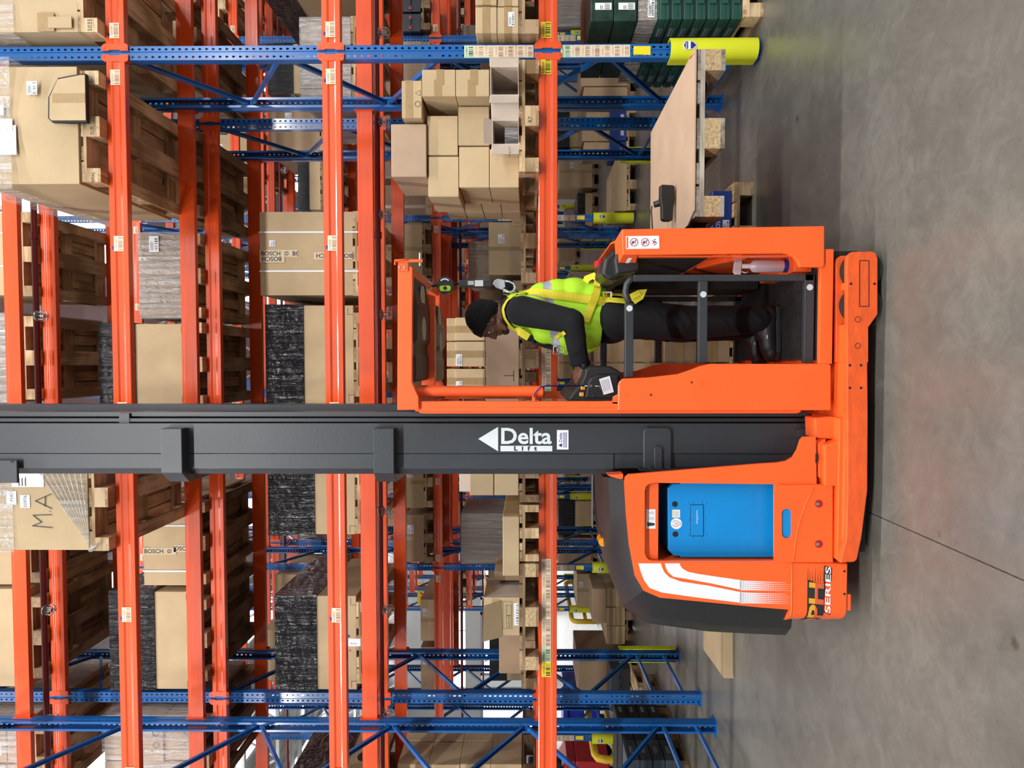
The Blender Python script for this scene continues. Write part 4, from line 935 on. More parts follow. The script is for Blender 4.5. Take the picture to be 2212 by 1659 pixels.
KW = {'kraft': 'kraft carton', 'brown': 'brown carton', 'pink': 'pinkish carton', 'silver': 'cloudy wrapped carton', 'black': 'black topped carton', 'clear': 'film wrapped carton', 'case': 'dark slate crate', 'blue': 'blue printed carton'}
rf = random.Random(21)
SKIP = {(1, 0, -1), (1, 0, 0), (1, 0, -2), (1, 0, -3)}
for r in (1, 2, 3):
    Yr = ROWS[r]
    for back in (0, 1):
        if back and r > 2: continue
        Yf = Yr-.1+1.43*back
        for i in range(-3, 2+r):
            for lv in range(0, 5 if r < 3 else 6):
                if (r, lv, i) in SKIP and not back: continue
                for s_ in range(3):
                    xc = X0+i*L+.05+.45+.9*s_
                    if abs(xc/Yf+.0336) > .64: continue
                    zmid = (LEV[lv] if lv else 0)+.5
                    if (zmid-EYE)/Yf > .84: continue
                    left = xc < -1.0
                    if rf.random() < (.55 if left else .30) and not (lv == 0 and r > 1 and rf.random() < .6): continue
                    if r == 1 and lv == 2 and not back and xc > 4.6: continue
                    if i == -3 and lv > 0 and rf.random() < .5: continue
                    if back and lv == 0: continue
                    kind = rf.choice(['kraft', 'kraft', 'brown', 'brown', 'pink', 'silver', 'clear', 'black', 'kraft'])
                    h = rf.choice((.35, .55, .8, 1.0, 1.1)) if not (left and lv == 2) else rf.choice((.3, .4))
                    far_load(xc, Yf, lv, rf.choice((.76, .8, .82)), h, kind, '%s, %s row %s side, %s level, %s bay, %s' % (KW[kind], RN[r], 'far' if back else 'near', LN[lv], ('far left', 'second', 'third', 'fourth', 'fifth', 'sixth', 'seventh', 'eighth')[i+3], ('left', 'middle', 'right')[s_]), rf.randrange(999))
# floor level of the second row, as the photograph shows it
Y2 = ROWS[1]-.1
def fcart(v0, v1, y0, y1, Y, d, label, m_=None, z0=None, **k):
    x0, x1, a, b_ = span(v0, v1, y0, y1, Y); return carton(x0, x1, Y, d, a if z0 is None else z0, b_, label, m_, **k)
pallet(X(398, Y2, 1360), Y2, 0, 'pale pallet under the low tray carton, second row floor', 'new')
fcart(1328, 1353, 347, 455, Y2, 1.1, 'low kraft tray carton on a pallet, second row floor level', M.carton, z0=PT)
pallet(X(285, Y2+.1, 1360), Y2+.1, 0, 'pale pallet under the navy cartons, second row floor', 'new')
for k, (y0, y1) in enumerate(((238, 268), (270, 304), (306, 338))):
    o = fcart(1318, 1349, y0, y1, Y2+.1, .5, 'navy printed carton on the second row floor, %s of three' % ('right', 'middle', 'left')[k], M.bluebox, z0=PT+.001, group='navy cartons, second row floor')
    sticker(o, o.location.x-.04, o.location.z+.04, .08, .05, Y2+.098)
G = 'kraft cartons above the navy cartons'
zb = at(1318, 330, Y2+.1)[1]
for k, (v0, y0, y1) in enumerate(((1268, 242, 272), (1258, 275, 305), (1262, 307, 336))):
    fcart(v0, 1316, y0, y1, Y2+.15, .45, 'kraft carton on the navy cartons, %s of three' % ('right', 'middle', 'left')[k], M.cartonb, z0=zb+.002, group=G, tape='h')
pallet(X(155, Y2, 1360), Y2, 0, 'wooden pallet under the torn upright cartons, second row floor right', 'aged')
fcart(1262, 1352, 188, 215, Y2, .5, 'torn upright brown carton, second row floor at right', M.cartonb, z0=PT+.001)
fcart(1256, 1352, 122, 186, Y2+.05, .9, 'wide upright brown carton, second row floor at right', M.cartonb, z0=PT+.001)
# left side
pallet(X(1470, Y2, 1350), Y2, 0, 'pale pallet under the large brown carton, second row floor left', 'new')
fcart(1249, 1338, 1428, 1508, Y2, 1.2, 'large brown carton on a pallet, second row floor left', M.cartonb, z0=PT+.001)
x0, x1 = X(1530, Y2-.45, 1340), X(1438, Y2-.45, 1340); zz = at(1303, 1480, Y2-.45)[1]
pallet((x0+x1)/2, Y2-1.25, 0, 'pale pallet carrying the slate case, in front of the brown carton', 'new', d=1.2)
c = case(x0, x1, Y2-.55, Y2-.10, PT+.001, PT+.30, M.greycase, 'slate grey tool case leaning before the large brown carton', None, lab=False)
pallet(X(1330, Y2, 1340), Y2, 0, 'wooden pallet under the small stacked cartons, second row floor left', 'aged')
xa, xb = X(1392, Y2, 1310), X(1272, Y2, 1310)
stack(lin(xa, xb, 3), [PT, PT+.15, PT+.30], Y2, .4, 'small kraft carton, second row floor left of truck', M.carton, rows=2, tapes=['h'], group='small cartons, second row floor')
carton(xa+.35, xb, Y2, .7, PT+.302, PT+.52, 'dark brown carton on the small stacked cartons, left of truck', M.cartonb)
pallet(X(778, Y2, 1350), Y2, 0, 'wooden pallet under the small cartons seen through the cab', 'new')
xa, xb = X(880, Y2, 1350), X(728, Y2, 1350)
# cartons seen between the gate rails stand on the floor of the front rack bay
pallet(X(790, 5.6, 1450), 5.0, 0, 'wooden pallet under the kraft stack seen through the cab', 'new')
xa, xb = X(850, 5.0, 1400), X(728, 5.0, 1400)
cs = stack(lin(xa-.2, xb+.02, 3), lin(PT, at(1292, 780, 5.0)[1], 4), 5.02, .38, 'kraft carton seen through the cab behind the operator', M.cartonb, rows=2, tapes=['h'], group='kraft stack seen through the cab')
# dark slate tool cases with red latches, second row, second level
pallet_far(5.58, Y2, LEV[2], 'wooden pallet under the red latched cases, second row', 'aged')
for k, y in enumerate((24, 62)):
    xq = 5.45-.30*k; case(xq, xq+.27, Y2, Y2+.4, LEV[2]+PT+.001, LEV[2]+PT+.33, M.greycase, 'slate case with red latches on the second row, %s' % ('right', 'left')[k], 'red latched cases, second row', latch=M.red, lab=False)
# row end barriers, signs, bin and red lift truck in the open space at the left
for r in (1, 2, 3):
    Y = ROWS[r]; xe = X0-3*L-.22
    t = thing('row_end_barrier', 'yellow tube barrier at the left end of the %s rack row' % RN[r], 'barrier', (xe, Y+1.2, 0))
    for zz in (.62, .28):
        MB(M.hoop).tube([(0, -1.42, 0), (0, -1.42, zz-.15), (0, -1.38, zz-.04), (0, -1.27, zz), (0, 1.27, zz), (0, 1.38, zz-.04), (0, 1.42, zz-.15), (0, 1.42, 0)] if zz > .5 else [(0, -1.40, zz), (0, 1.40, zz)], .06 if zz > .5 else .045, 12).build('barrier_tube', t, local=True)
    MB(M.hoop).cyl((0, -1.42, 0), (0, -1.42, .012), .10, 14).build('base_flange', t, local=True); MB(M.hoop).cyl((0, 1.42, 0), (0, 1.42, .012), .10, 14).build('base_flange', t, local=True)
def hang_sign(x, Y, z, txt, label):
    t = thing('aisle_sign', label, 'sign', (x, Y, z))
    MB(M.yellowlab).box(-.16, .16, -.02, .02, 0, .32).build('sign_board', t, local=True)
    MB(M.red).text(txt, (0, -.022, .07), (1, 0, 0), (0, 0, 1), .26, align=.5, bold=.03).build('lettering', t, local=True)
    MB(M.steel).cyl((-.12, 0, .32), (-.12, 0, ROOF-z+.28), .006, 5).cyl((.12, 0, .32), (.12, 0, ROOF-z+.28), .006, 5).build('hanger_wire', t, local=True)
x, z = at(928, 1312, 14.3); hang_sign(x+.1, 14.6, z, 'AK', 'yellow sign with red letters AK hanging beyond the second row')
x, z = at(925, 1278, 19.5); hang_sign(x+.1, 19.5, z, 'AJ', 'yellow sign with red letters hanging beyond the third row')
x0, y0 = floor_at(1306, 1600); t = thing('storage_bin', 'bright blue plastic bin on the floor beyond the second row, left', 'bin', (x0+.6, y0+.4, 0))
b = MB(M.bluebin); q = [(-.6, .4), (.6, .4), (.6, -.4), (-.6, -.4)]
b.ring([(-.56, .10), (.56, .10), (.6, .86), (-.6, .86)], [(-.52, .16), (.52, .16), (.56, .80), (-.56, .80)], -.4, .4).box(-.55, .55, -.37, .37, .14, .8); b.build('bin_body', t, local=True, bevel=.02)
MB(M.bluebin).box(-.66, .66, -.46, .46, .82, .92).build('bin_rim', t, local=True, bevel=.01)
for sx in (-.5, .5):
    for sy in (-.33, .33): MB(M.bluebin).box(sx-.07, sx+.07, sy-.07, sy+.07, 0, .14).build('bin_foot', t, local=True)
x0, y0 = floor_at(1325, 1720); t = thing('pallet_stacker', 'red and black pallet stacker parked at the far left', 'lift truck', (x0+.2, y0, 0))
MB(M.redpaint).box(-.1, .75, -.4, .4, .12, .78).build('chassis', t, local=True, bevel=.03); MB(M.redpaint).prism([(.1, .78), (.75, .78), (.75, .95), (.35, 1.15), (.1, 1.15)], -.4, .4).build('hood', t, local=True, bevel=.02)
MB(M.black).box(.12, .75, -.42, -.2, 1.05, 1.7).build('operator_seat', t, local=True, bevel=.04); MB(M.black).box(-.25, -.05, -.36, .36, .05, 1.9).build('lift_mast', t, local=True, bevel=.01)
for sy in (-.26, .26): MB(M.zinc).box(-1.3, -.2, sy-.07, sy+.07, .07, .13).build('fork', t, local=True); MB(M.black).cyl((.5, sy*1.4-.05, .12), (.5, sy*1.4+.05, .12), .12, 16).build('wheel', t, local=True)
# ------------------------------------------------------------------ the order picker
TR = thing('order_picker', 'tall orange order picker truck with dark mast and blue battery', 'forklift', (-.35, 3.8, 0))
def PX(pts, Y): return [at(v, y, Y) for v, y in pts]
def zz_(v, Y): return at(v, 830, Y)[1]
def plate(name, pts, Y, th, m_, parent=TR, bevel=.003, seg=2):
    return MB(m_).prism(PX(pts, Y), Y, Y+th).build(name, parent, bevel=bevel, seg=seg)
def holed(b, outer, inner, y0, y1):
    """plate with one window; outer and inner are (x,z) loops of any length"""
    def area(p): return sum(p[k][0]*p[(k+1) % len(p)][1]-p[(k+1) % len(p)][0]*p[k][1] for k in range(len(p)))
    if area(outer) < 0: outer = outer[::-1]
    if area(inner) > 0: inner = inner[::-1]
    i0, o0 = 0, min(range(len(outer)), key=lambda k: (outer[k][0]-inner[0][0])**2+(outer[k][1]-inner[0][1])**2)
    loop = outer[o0:]+outer[:o0+1]+inner+[inner[0]]; no, ni = len(outer), len(inner)
    vs = [(p[0], y, p[1]) for y in (y0, y1) for p in outer+inner]; n = no+ni
    idx = [(o0+k) % no for k in range(no)]+[o0]+[no+k for k in range(ni)]+[no]
    fs = [tuple(idx), tuple(n+k for k in idx[::-1])]
    fs += [(k, n+k, n+(k+1) % no, (k+1) % no) for k in range(no)]
    fs += [(no+k, n+no+k, n+no+(k+1) % ni, no+(k+1) % ni) for k in range(ni)]
    return b.add(vs, fs)
# --- base and support legs
zt, zb = zz_(1832, 3.10), zz_(1874, 3.10)
xl, xr = X(1216, 3.1, 1850), X(782, 3.1, 1850)
prof = PX([(1832, 782), (1874, 782), (1875, 900), (1874, 1060), (1861, 1163), (1852, 1206), (1846, 1214), (1812, 1217), (1812, 1030), (1830, 1000)], 3.10)
MB(M.orange_worn).prism(PX([(1830, 780), (1874, 780), (1875, 900), (1874, 1060), (1861, 1163), (1852, 1206), (1846, 1214), (1815, 1216), (1828, 1165), (1831, 1060)], 3.10), 3.10, 3.14).build('base_skirt', TR, bevel=.004)
MB(M.orange).box(xl, xr, 3.13, 4.46, zb+.02, zt).build('base_frame', TR, bevel=.006)
MB(M.orange).box(xl, X(905, 3.1, 1800), 3.14, 4.44, zt-.01, zt+.02).build('base_plate', TR, bevel=.004)
leg = [(1830, 562), (1833, 551), (1841, 544), (1884, 543), (1892, 547), (1896, 558), (1896, 679), (1876, 707), (1876, 783), (1830, 783)]
lp = PX(leg, 3.10)
for k, y in enumerate((3.10, 4.36)):
    lg = MB(M.orange_worn).prism(lp, y, y+.03).build('support_leg', TR, bevel=.003)
    MB(M.orange_worn).prism(lp, y+.11, y+.14).build('leg_plate', lg, bevel=.003)
    MB(M.orange).box(X(782, 3.1, 1850), X(700, 3.1, 1850), y+.03, y+.11, .075, .172).build('leg_web', lg)
    MB(M.orange).box(X(623, 3.1, 1850), X(607, 3.1, 1850), y+.03, y+.11, .05, .165).build('leg_web', lg)
    for yy in (580, 656):
        x = X(yy, 3.1, 1850); MB(M.rubber).cyl((x, y+.036, .089), (x, y+.104, .089), .088, 26).m(M.zinc).cyl((x, y+.034, .089), (x, y+.106, .089), .03, 14).build('load_wheel', lg)
    if k == 0:
        b = MB(M.black); e = y-.0008
        fr = PX([(1857, 563), (1877, 563), (1877, 662), (1857, 662)], e)
        for a, c_ in zip(fr, fr[1:]+fr[:1]): b.bar((a[0], e, a[1]), (c_[0], e, c_[1]), .001, .0035, (1, 0, 0) if abs(a[0]-c_[0]) < .01 else (0, 0, 1))
        b.build('cover_seam', lg)
        for v, yy in ((1853, 690), (1853, 747)):
            x, z = at(v, yy, e); MB(M.black).tube([(x+.013*math.cos(t), e, z+.013*math.sin(t)) for t in [math.pi*q/8 for q in range(16)]], .0013, 4, closed=True).build('pin_ring', lg)
        for v, yy in ((1838, 613), (1889, 613), (1836, 789), (1860, 789), (1836, 838), (1860, 838)):
            x, z = at(v, yy, e); MB(M.black).cyl((x, e-.0004, z), (x, e+.002, z), .0062, 12).build('bolt_hole', lg)
MB(M.black).box(X(1205, 3.1, 1850), X(870, 3.1, 1850), 3.2, 4.4, .03, .10).build('underframe', TR)
for yy in (1040, 1240): MB(M.rubber).cyl((X(yy, 3.1, 1850), 3.7, .11), (X(yy, 3.1, 1850), 3.85, .11), .11, 24).build('drive_wheel', TR)
# mast foot blocks
b = MB(M.orange); b.prism(PX([(1760, 903), (1797, 900), (1822, 903), (1822, 950), (1762, 946)], 3.20), 3.20, 3.32); b.build('mast_foot', TR, bevel=.006)
b = MB(M.orange); b.prism(PX([(1782, 962), (1816, 950), (1826, 950), (1826, 1050), (1782, 1050)], 3.15), 3.15, 3.24).prism(PX([(1768, 958), (1784, 948), (1784, 1044), (1768, 1030)], 3.19), 3.19, 3.26); b.build('gusset', TR, bevel=.005)
x, z = at(1764, 990, 3.175); MB(M.black).box(x-.022, x+.022, 3.174, 3.18, z-.006, z+.004).build('vent_slot', TR)
# --- cab platform
zs = zz_(1769, 3.2); xa, xb = X(786, 3.2, 1780), X(538, 3.2, 1780)
MB(M.orange).box(xa, xb, 3.20, 3.23, zz_(1797, 3.2), zs).box(xa, xb, 4.41, 4.44, zz_(1797, 3.2), zs).box(xa, xb, 3.23, 4.41, zz_(1797, 3.2), zs-.03).build('platform', TR, bevel=.003)
b = MB(M.rubber).box(xa+.02, xb-.02, 3.232, 4.40, zs-.03, zs-.006)
for k in range(26):
    y = 3.27+.043*k; b.box(xa+.04, xb-.04, y, y+.006, zs-.006, zs-.0045)
for k in range(7):
    for q in range(9):
        x = xa+.08+.06*q; y = 3.27+.15*k; b.box(x, x+.004, y, y+.09, zs-.006, zs-.0035)
b.build('floor_mat', TR)
MB(M.black).box(xa, xb, 3.26, 4.38, .06, zz_(1797, 3.2)).build('platform_underside', TR)
# --- fork side wall of the cab
Yr = 3.18
pn = MB(M.orange).prism(PX([(1343, 495), (1345, 551), (1690, 547), (1703, 549), (1716, 556), (1724, 566), (1728, 577), (1776, 577), (1781, 573), (1781, 488)], Yr), Yr, Yr+.03).build('rear_panel', TR, bevel=.004)
a, b_, c, d = P3(1343, 495, Yr), P3(1345, 551, Yr), P3(1331, 577, 3.34), P3(1327, 522, 3.34)
e, f_ = P3(1378, 551, Yr), P3(1372, 577, 3.34); g = P3(1378, 495, Yr); h = P3(1378, 522, 3.34)
MB(M.orange).add([a, b_, c, d, e, f_, g, h], [(0, 1, 2, 3), (1, 4, 5, 2), (4, 6, 7, 5), (0, 3, 7, 6), (2, 5, 7, 3)]).build('column_head', TR, bevel=.003)
m0 = (b_+c+e+f_)/4; MB(M.paper).add([Vector(p_) for p_ in ((m0+(c-b_)*.3+(b_-e)*.12+Vector((-.0015, 0, 0))), (m0-(c-b_)*.3+(b_-e)*.12+Vector((-.0015, 0, 0))), (m0-(c-b_)*.3-(b_-e)*.14+Vector((-.0015, 0, 0))), (m0+(c-b_)*.3-(b_-e)*.14+Vector((-.0015, 0, 0))))], [(0, 1, 2, 3)]).build('small_label', TR)
xw = X(553, 3.21, 1500); zu, zm_, zl = zz_(1376, 3.22), zz_(1536, 3.22), zz_(1700, 3.22)
MB(M.orange).box(xw-.004, xw, 3.20, 3.245, zl, zu).build('return_flange', pn)
MB(M.black).box(xw+.001, xw+.014, 3.24, 4.38, zm_, zu+.05).build('back_pad', TR, bevel=.002)
MB(M.orange).box(xw+.03, xw+.045, 3.21, 4.36, zs, zm_).box(xw, xw+.045, 3.24, 4.36, zm_-.012, zm_).build('storage_pocket', TR)
MB(M.orange).bar((xw+.012, 3.27, zl+.20), (xw+.012, 3.62, zm_-.04), .03, .03, (1, 0, 0)).build('pocket_strut', TR)
MB(M.orange).box(xw-.065, xw+.03, 3.30, 3.80, zs, zs+.085).build('pocket_tray', TR, bevel=.002)
MB(M.orange).box(xw-.05, xw+.07, 4.36, 4.40, zs, zz_(1345, 3.2)-.05).build('far_column', TR, bevel=.003)
MB(M.black).box(xw-.075, xw+.0, 4.0, 4.36, zs+.02, zz_(1378, 3.2)).build('far_pad', TR, bevel=.003)
MB(M.orange).prism([(3.30, zu), (3.30, 1.235), (3.42, 1.27), (4.1, 1.27), (4.25, 1.20), (4.25, zu)], .615, .625, 'x').build('backrest_plate', TR, bevel=.002)
body = PX([(1304, 560), (1326, 540), (1374, 546), (1380, 586), (1356, 594), (1334, 604), (1314, 606), (1298, 594)], 3.42)
cns = MB(M.plastic).prism(body, 3.40, 4.22).build('rear_console', TR, bevel=.018, seg=3)
MB(M.plastic).prism(PX([(1326, 563), (1330, 593), (1368, 588), (1380, 584), (1380, 556), (1330, 548)], 3.30), 3.28, 3.52).build('arm_pad', cns, bevel=.012, seg=3)
MB(M.plastic).prism([(p[0]*.97+.018, p[1]+.006) for p in body], 3.62, 4.1).build('console_lid', cns, bevel=.015, seg=3)
xq, zq = at(1293, 563, 3.95); MB(M.red).cyl((xq-.015, 3.95, zq-.02), (xq-.03, 3.93, zq+.012), .026, 18).build('stop_button', cns, bevel=.003); MB(M.yellowlab).cyl((xq-.012, 3.955, zq-.028), (xq-.015, 3.95, zq-.02), .03, 18).build('button_collar', cns)
# warning plate on the panel
Y = Yr-.003; wl_ = MB(M.white).prism(PX([(1352, 510), (1353, 538), (1424, 537), (1425, 534), (1424, 510), (1422, 509)], Y), Y, Y+.003).build('warning_plate', pn, bevel=.0012)
e = Y-.0006; b = MB(M.orange); q = PX([(1353.5, 511.5), (1353.5, 536), (1357, 536), (1357, 511.5)], e); b.add([(p[0], e, p[1]) for p in q], [(0, 1, 2, 3)])
b.m(M.ink)
for cv in (1369.5, 1393.5):
    x, z = at(cv, 523.5, e)
    b.m(M.ink).bar((x-.006, e, z+.004), (x+.008, e, z+.004), .0006, .004).bar((x-.01, e, z-.006), (x+.010, e, z-.006), .0006, .002).cyl((x+.001, e, z+.008), (x+.001, e+.0004, z+.008), .003, 8).bar((x-.004, e, z+.012), (x+.002, e, z+.004), .0006, .003)
    b.m(M.redpaint).tube([(x+.0185*math.cos(t), e, z+.0185*math.sin(t)) for t in [math.pi*k/12 for k in range(24)]], .0016, 4, closed=True).bar((x-.013, e-.0005, z+.013), (x+.013, e-.0005, z-.013), .0008, .003, (1, 0, 1))
x, z = at(1414, 523, e); b.m(M.redpaint).bar((x-.002, e, z-.008), (x+.003, e, z+.006), .0006, .006).bar((x, e, z+.004), (x-.010, e, z+.010), .0006, .003).bar((x, e, z+.004), (x+.010, e, z+.012), .0006, .003).bar((x-.002, e, z-.006), (x-.009, e, z-.011), .0006, .003).m(M.ink).bar((x-.016, e, z-.001), (x-.008, e, z-.001), .0006, .004).bar((x+.008, e, z-.001), (x+.016, e, z-.001), .0006, .004)
b.build('pictograms', pn)
# --- mast side panel of the cab
Yb = 3.2
fp = MB(M.orange).prism(PX([(1335, 887), (1336, 833), (1339, 824), (1346, 818), (1400, 815.5), (1465, 808), (1492, 799), (1512, 791), (1535, 786), (1790, 786), (1795, 789), (1795, 886)], Yb), Yb, Yb+.03).build('front_panel', TR, bevel=.004)
MB(M.orange).prism(PX([(1325, 858), (1336, 852), (1336, 872), (1323, 872)], Yb+.02), Yb+.02, Yb+.05).build('panel_tab', fp)
MB(M.orange).prism(PX([(905, 884), (905, 892), (915, 893.5), (1722, 893), (1730, 890), (1730, 884)], Yb+.03), Yb+.03, Yb+.045).build('carriage_flange', TR, bevel=.002)
MB(M.orange).box(X(886, 3.2, 1600), X(872, 3.2, 1600), 3.23, 4.40, zs, zz_(1336, 3.2)).build('front_wall', TR)
MB(M.orange).prism(PX([(1335, 887), (1336, 833), (1346, 818), (1465, 808), (1512, 791), (1535, 786), (1795, 786), (1795, 886)], Yb), 4.40, 4.43).build('far_panel', TR, bevel=.004)
for v, y, r in ((1353, 853, .009), (1516, 828, .009), (1744, 813, .008), (1406, 853, .0065)):
    x, z = at(v, y, Yb); MB(M.orange_worn).tube([(x+r*math.cos(t), Yb-.0005, z+r*math.sin(t)) for t in [math.pi*k/8 for k in range(16)]], .0009, 4, closed=True).build('plug', fp)
for v, y in ((1494, 826), (1406, 853)):
    x, z = at(v, y, Yb); MB(M.black).cyl((x, Yb-.001, z), (x, Yb+.002, z), .005, 10).build('screw_hole', fp)
# front console and controls
cp = [(1341, 866), (1222, 866), (1236, 846), (1250, 832), (1259, 812), (1262, 797), (1274, 791), (1318, 791), (1340, 803), (1346, 818)]
con = MB(M.plastic).prism(PX(cp, 3.45), 3.42, 4.20).build('front_console', TR, bevel=.014, seg=3)
MB(M.plastic).prism(PX([(1338, 860), (1262, 860), (1268, 826), (1276, 815), (1290, 808), (1336, 808)], 3.42), 3.40, 3.47).build('console_side', con, bevel=.012, seg=3)
for v, y in ((1260, 838), (1257, 852)):
    x, z = at(v, y, 3.40); MB(M.amber).box(x-.011, x+.011, 3.41, 3.43, z-.012, z+.012).build('orange_switch', con, bevel=.004)
x, z = at(1280, 854, 3.40); MB(M.black).cyl((x, 3.395, z), (x, 3.41, z), .012, 16).build('key_switch', con)
hx, hz = at(1258, 806, 3.60); grip = MB(M.black).tube([(hx+.02, 3.72, hz-.06), (hx+.015, 3.66, hz-.01), (hx+.03, 3.60, hz+.005), (hx+.05, 3.56, hz-.01)], .019, 12).build('control_handle', con)
# pillars of the overhead guard
MB(M.orange).box(X(889, 3.22, 1100), X(867, 3.22, 1100), 3.22, 3.27, zz_(1336, 3.22), zz_(896, 3.22)).build('guard_pillar', TR, bevel=.004)
MB(M.orange).box(X(889, 3.22, 1100), X(867, 3.22, 1100), 4.33, 4.38, zz_(1336, 3.22), zz_(896, 3.22)).build('guard_pillar', TR, bevel=.004)
xx = X(845, 3.30, 1050); gt = MB(M.orange).cyl((xx, 3.30, zz_(1173, 3.30)), (xx, 3.30, zz_(900, 3.30)), .0275, 20).m(M.black).cyl((xx, 3.30, zz_(1176, 3.30)), (xx, 3.30, zz_(1173, 3.30)), .026, 18).build('grab_tube', TR)
MB(M.orange).cyl((xx, 3.30, zz_(1154, 3.30)), (X(872, 3.27, 1154), 3.26, zz_(1154, 3.27)), .011, 12).build('tube_stub', gt)
# weld seam line on the pillar
xs_ = X(880, 3.219, 1100)
for v0, v1 in ((932, 1050), (1072, 1220), (1245, 1330)): MB(M.orange_worn).box(xs_-.0008, xs_+.0008, 3.2188, 3.22, zz_(v1, 3.22), zz_(v0, 3.22)).build('seam', TR)
# --- overhead guard
rl = [(859, 570), (891, 577), (890, 826), (904, 858), (905, 885), (858, 886)]
og = MB(M.orange).prism(PX(rl, 3.20), 3.20, 3.24).build('overhead_guard', TR, bevel=.004)
MB(M.orange).prism(PX(rl, 3.20), 4.20, 4.24).build('guard_rail', og, bevel=.004)
xg0, xg1 = X(884, 3.2, 880), X(572, 3.2, 880); zg0, zg1 = zz_(890, 3.2), zz_(859, 3.2)
MB(M.orange).box(xg1-.05, xg1, 3.24, 4.20, zg0+.01, zg1).build('guard_crossbar', og, bevel=.003); MB(M.orange).box(xg0, xg0+.06, 3.24, 4.20, zg0, zg1).build('guard_crossbar', og, bevel=.003)
MB(M.orange).prism(PX([(912, 632), (940, 640), (941, 832), (912, 832)], 3.72), 3.70, 3.74).build('centre_rib', og, bevel=.003)
for k, (ya, yb2, zlow) in enumerate(((3.245, 3.69, zg0-.006), (3.75, 4.19, zg0-.028))):
    x0, x1 = X(826, ya, 900), X(585 if k == 0 else 645, ya, 900)
    cv = MB(M.plastic).prism([(x0, zlow), (x0+.04, zlow-.004), (x0+.13, zlow-.004), (x0+.15, zlow+.004), (x0+.19, zlow+.004), (x0+.22, zlow-.012), (x1-.16, zlow-.012), (x1-.02, zlow+.012), (x1, zg0+.03), (x1, zg1-.01), (x0, zg1-.01)], ya, yb2).build('roof_cover', og, bevel=.012, seg=3)
    for vx, w_ in ((.30, 0), (.62, 1)):
        xm = x0+(x1-x0)*(.50 if w_ == 0 else .80); ym = (ya+yb2)/2; MB(M.lampdisc).cyl((xm, ym, zlow-.0135+(.005 if w_ else 0)), (xm, ym, zlow-.008+(.005 if w_ else 0)), .062, 28).build('lamp_cover', cv)
x_, z_ = at(872, 573, 3.2); MB(M.orange).cyl((x_+.02, 3.19, zz_(858, 3.2)), (x_+.02, 3.19, zz_(915, 3.2)), .008, 10).tube([(x_, 3.185, zg1+.005), (x_+.02, 3.185, zg1+.006), (x_+.025, 3.185, zg1-.06)], .006, 8).build('hook_rod', og)
MB(M.orange).box(x_-.03, x_+.015, 3.193, 3.2, zz_(884, 3.2), zz_(862, 3.2)).build('bolt_plate', og, bevel=.003)
for v in (865, 876): MB(M.steel).cyl((x_-.012, 3.188, zz_(v, 3.2)), (x_-.012, 3.195, zz_(v, 3.2)), .006, 8).build('bolt', og)
MB(M.steel).cyl((x_-.004, 3.2, zz_(909, 3.2)), (x_+.06, 3.2, zz_(909, 3.2)), .006, 8).build('hook_pin', og)
# --- side gates
def gate(Y, near):
    zt_, zm2, zb2 = 1.195, .828, .300; xp = X(600, 3.25, 1500); xe = X(784, 3.25, 1500); w = .030
    g = MB(M.tube).box(xp-.016, xp+.016, Y, Y+.03, zb2-.02, zt_-.02).build('side_gate', TR, bevel=.003)
    xc = X(655, 3.25, 1360)
    MB(M.tube).tube([(xp, Y+.015, zt_-.02), (xp-.01, Y+.015, zt_-.003), (xp-.03, Y+.015, zt_+.012), (xp-.07, Y+.015, zt_+.018), (xc-.0, Y+.015, zt_)], .016, 10).build('gate_bend', g)
    MB(M.tube).box(X(815, 3.25, 1360), xc, Y, Y+.034, zt_-.021, zt_+.021).build('gate_rail', g, bevel=.003)
    MB(M.tube).box(xe, xp-.016, Y, Y+.034, zm2-.022, zm2+.022).build('gate_rail', g, bevel=.003)
    MB(M.tube).box(xe, xp+.016, Y, Y+.034, zb2-.024, zb2+.024).build('gate_rail', g, bevel=.003)
    if near:
        for y_, z in ((666, zt_), (636, zm2), (621, zb2)): MB(M.capgrey).cyl((X(y_, 3.25, 1500), Y-.003, z), (X(y_, 3.25, 1500), Y, z), .0155, 18).build('end_cap', g)
gate(3.25, True); gate(4.34, False)
# --- mast
def mx(y, Y): return X(y, Y, 700)
MT, MBT = 6.2, zz_(1752, 3.36)
mast = MB(M.mast).prism([(mx(980, 3.36)+.001, 3.36), (mx(914.5, 3.36), 3.36), (mx(914.5, 3.36), 3.44), (mx(980, 3.36)+.001, 3.44)], MBT, MT, 'z').build('mast', TR, bevel=.002)
MB(M.mast).prism([(mx(1024, 3.40), 3.405), (mx(1012, 3.36), 3.36), (mx(980, 3.36)-.001, 3.36), (mx(980, 3.36)-.001, 3.44), (mx(1024, 3.40), 3.44)], zz_(1324, 3.4), MT, 'z').build('mast_edge_profile', mast, bevel=.002)
MB(M.mast).prism([(mx(1012, 3.36), 3.37), (mx(980, 3.36)-.001, 3.37), (mx(980, 3.36)-.001, 3.44), (mx(1012, 3.40), 3.44)], MBT, zz_(1324, 3.4), 'z').build('mast_lower_profile', mast, bevel=.002)
MB(M.mast).box(mx(911.5, 3.39), mx(903.5, 3.39), 3.385, 3.46, MBT, MT).build('inner_mast_rail', mast, bevel=.002)
MB(M.mast).box(mx(899.5, 3.40), mx(889.5, 3.40), 3.395, 3.47, MBT, MT).build('inner_mast_rail', mast, bevel=.002)
MB(M.black).box(mx(1010, 3.45), mx(891, 3.45), 3.44, 3.48, MBT, MT).build('mast_core', mast)
MB(M.mast).box(mx(1020, 3.36), mx(892, 3.36), 4.02, 4.14, MBT, MT).build('far_mast_profile', mast)
zz1, zz2 = zz_(277, 3.38), zz_(255, 3.38); MB(M.mast).box(mx(914, 3.38), mx(893, 3.38), 3.382, 3.40, zz1, zz2).build('mast_joint', mast)
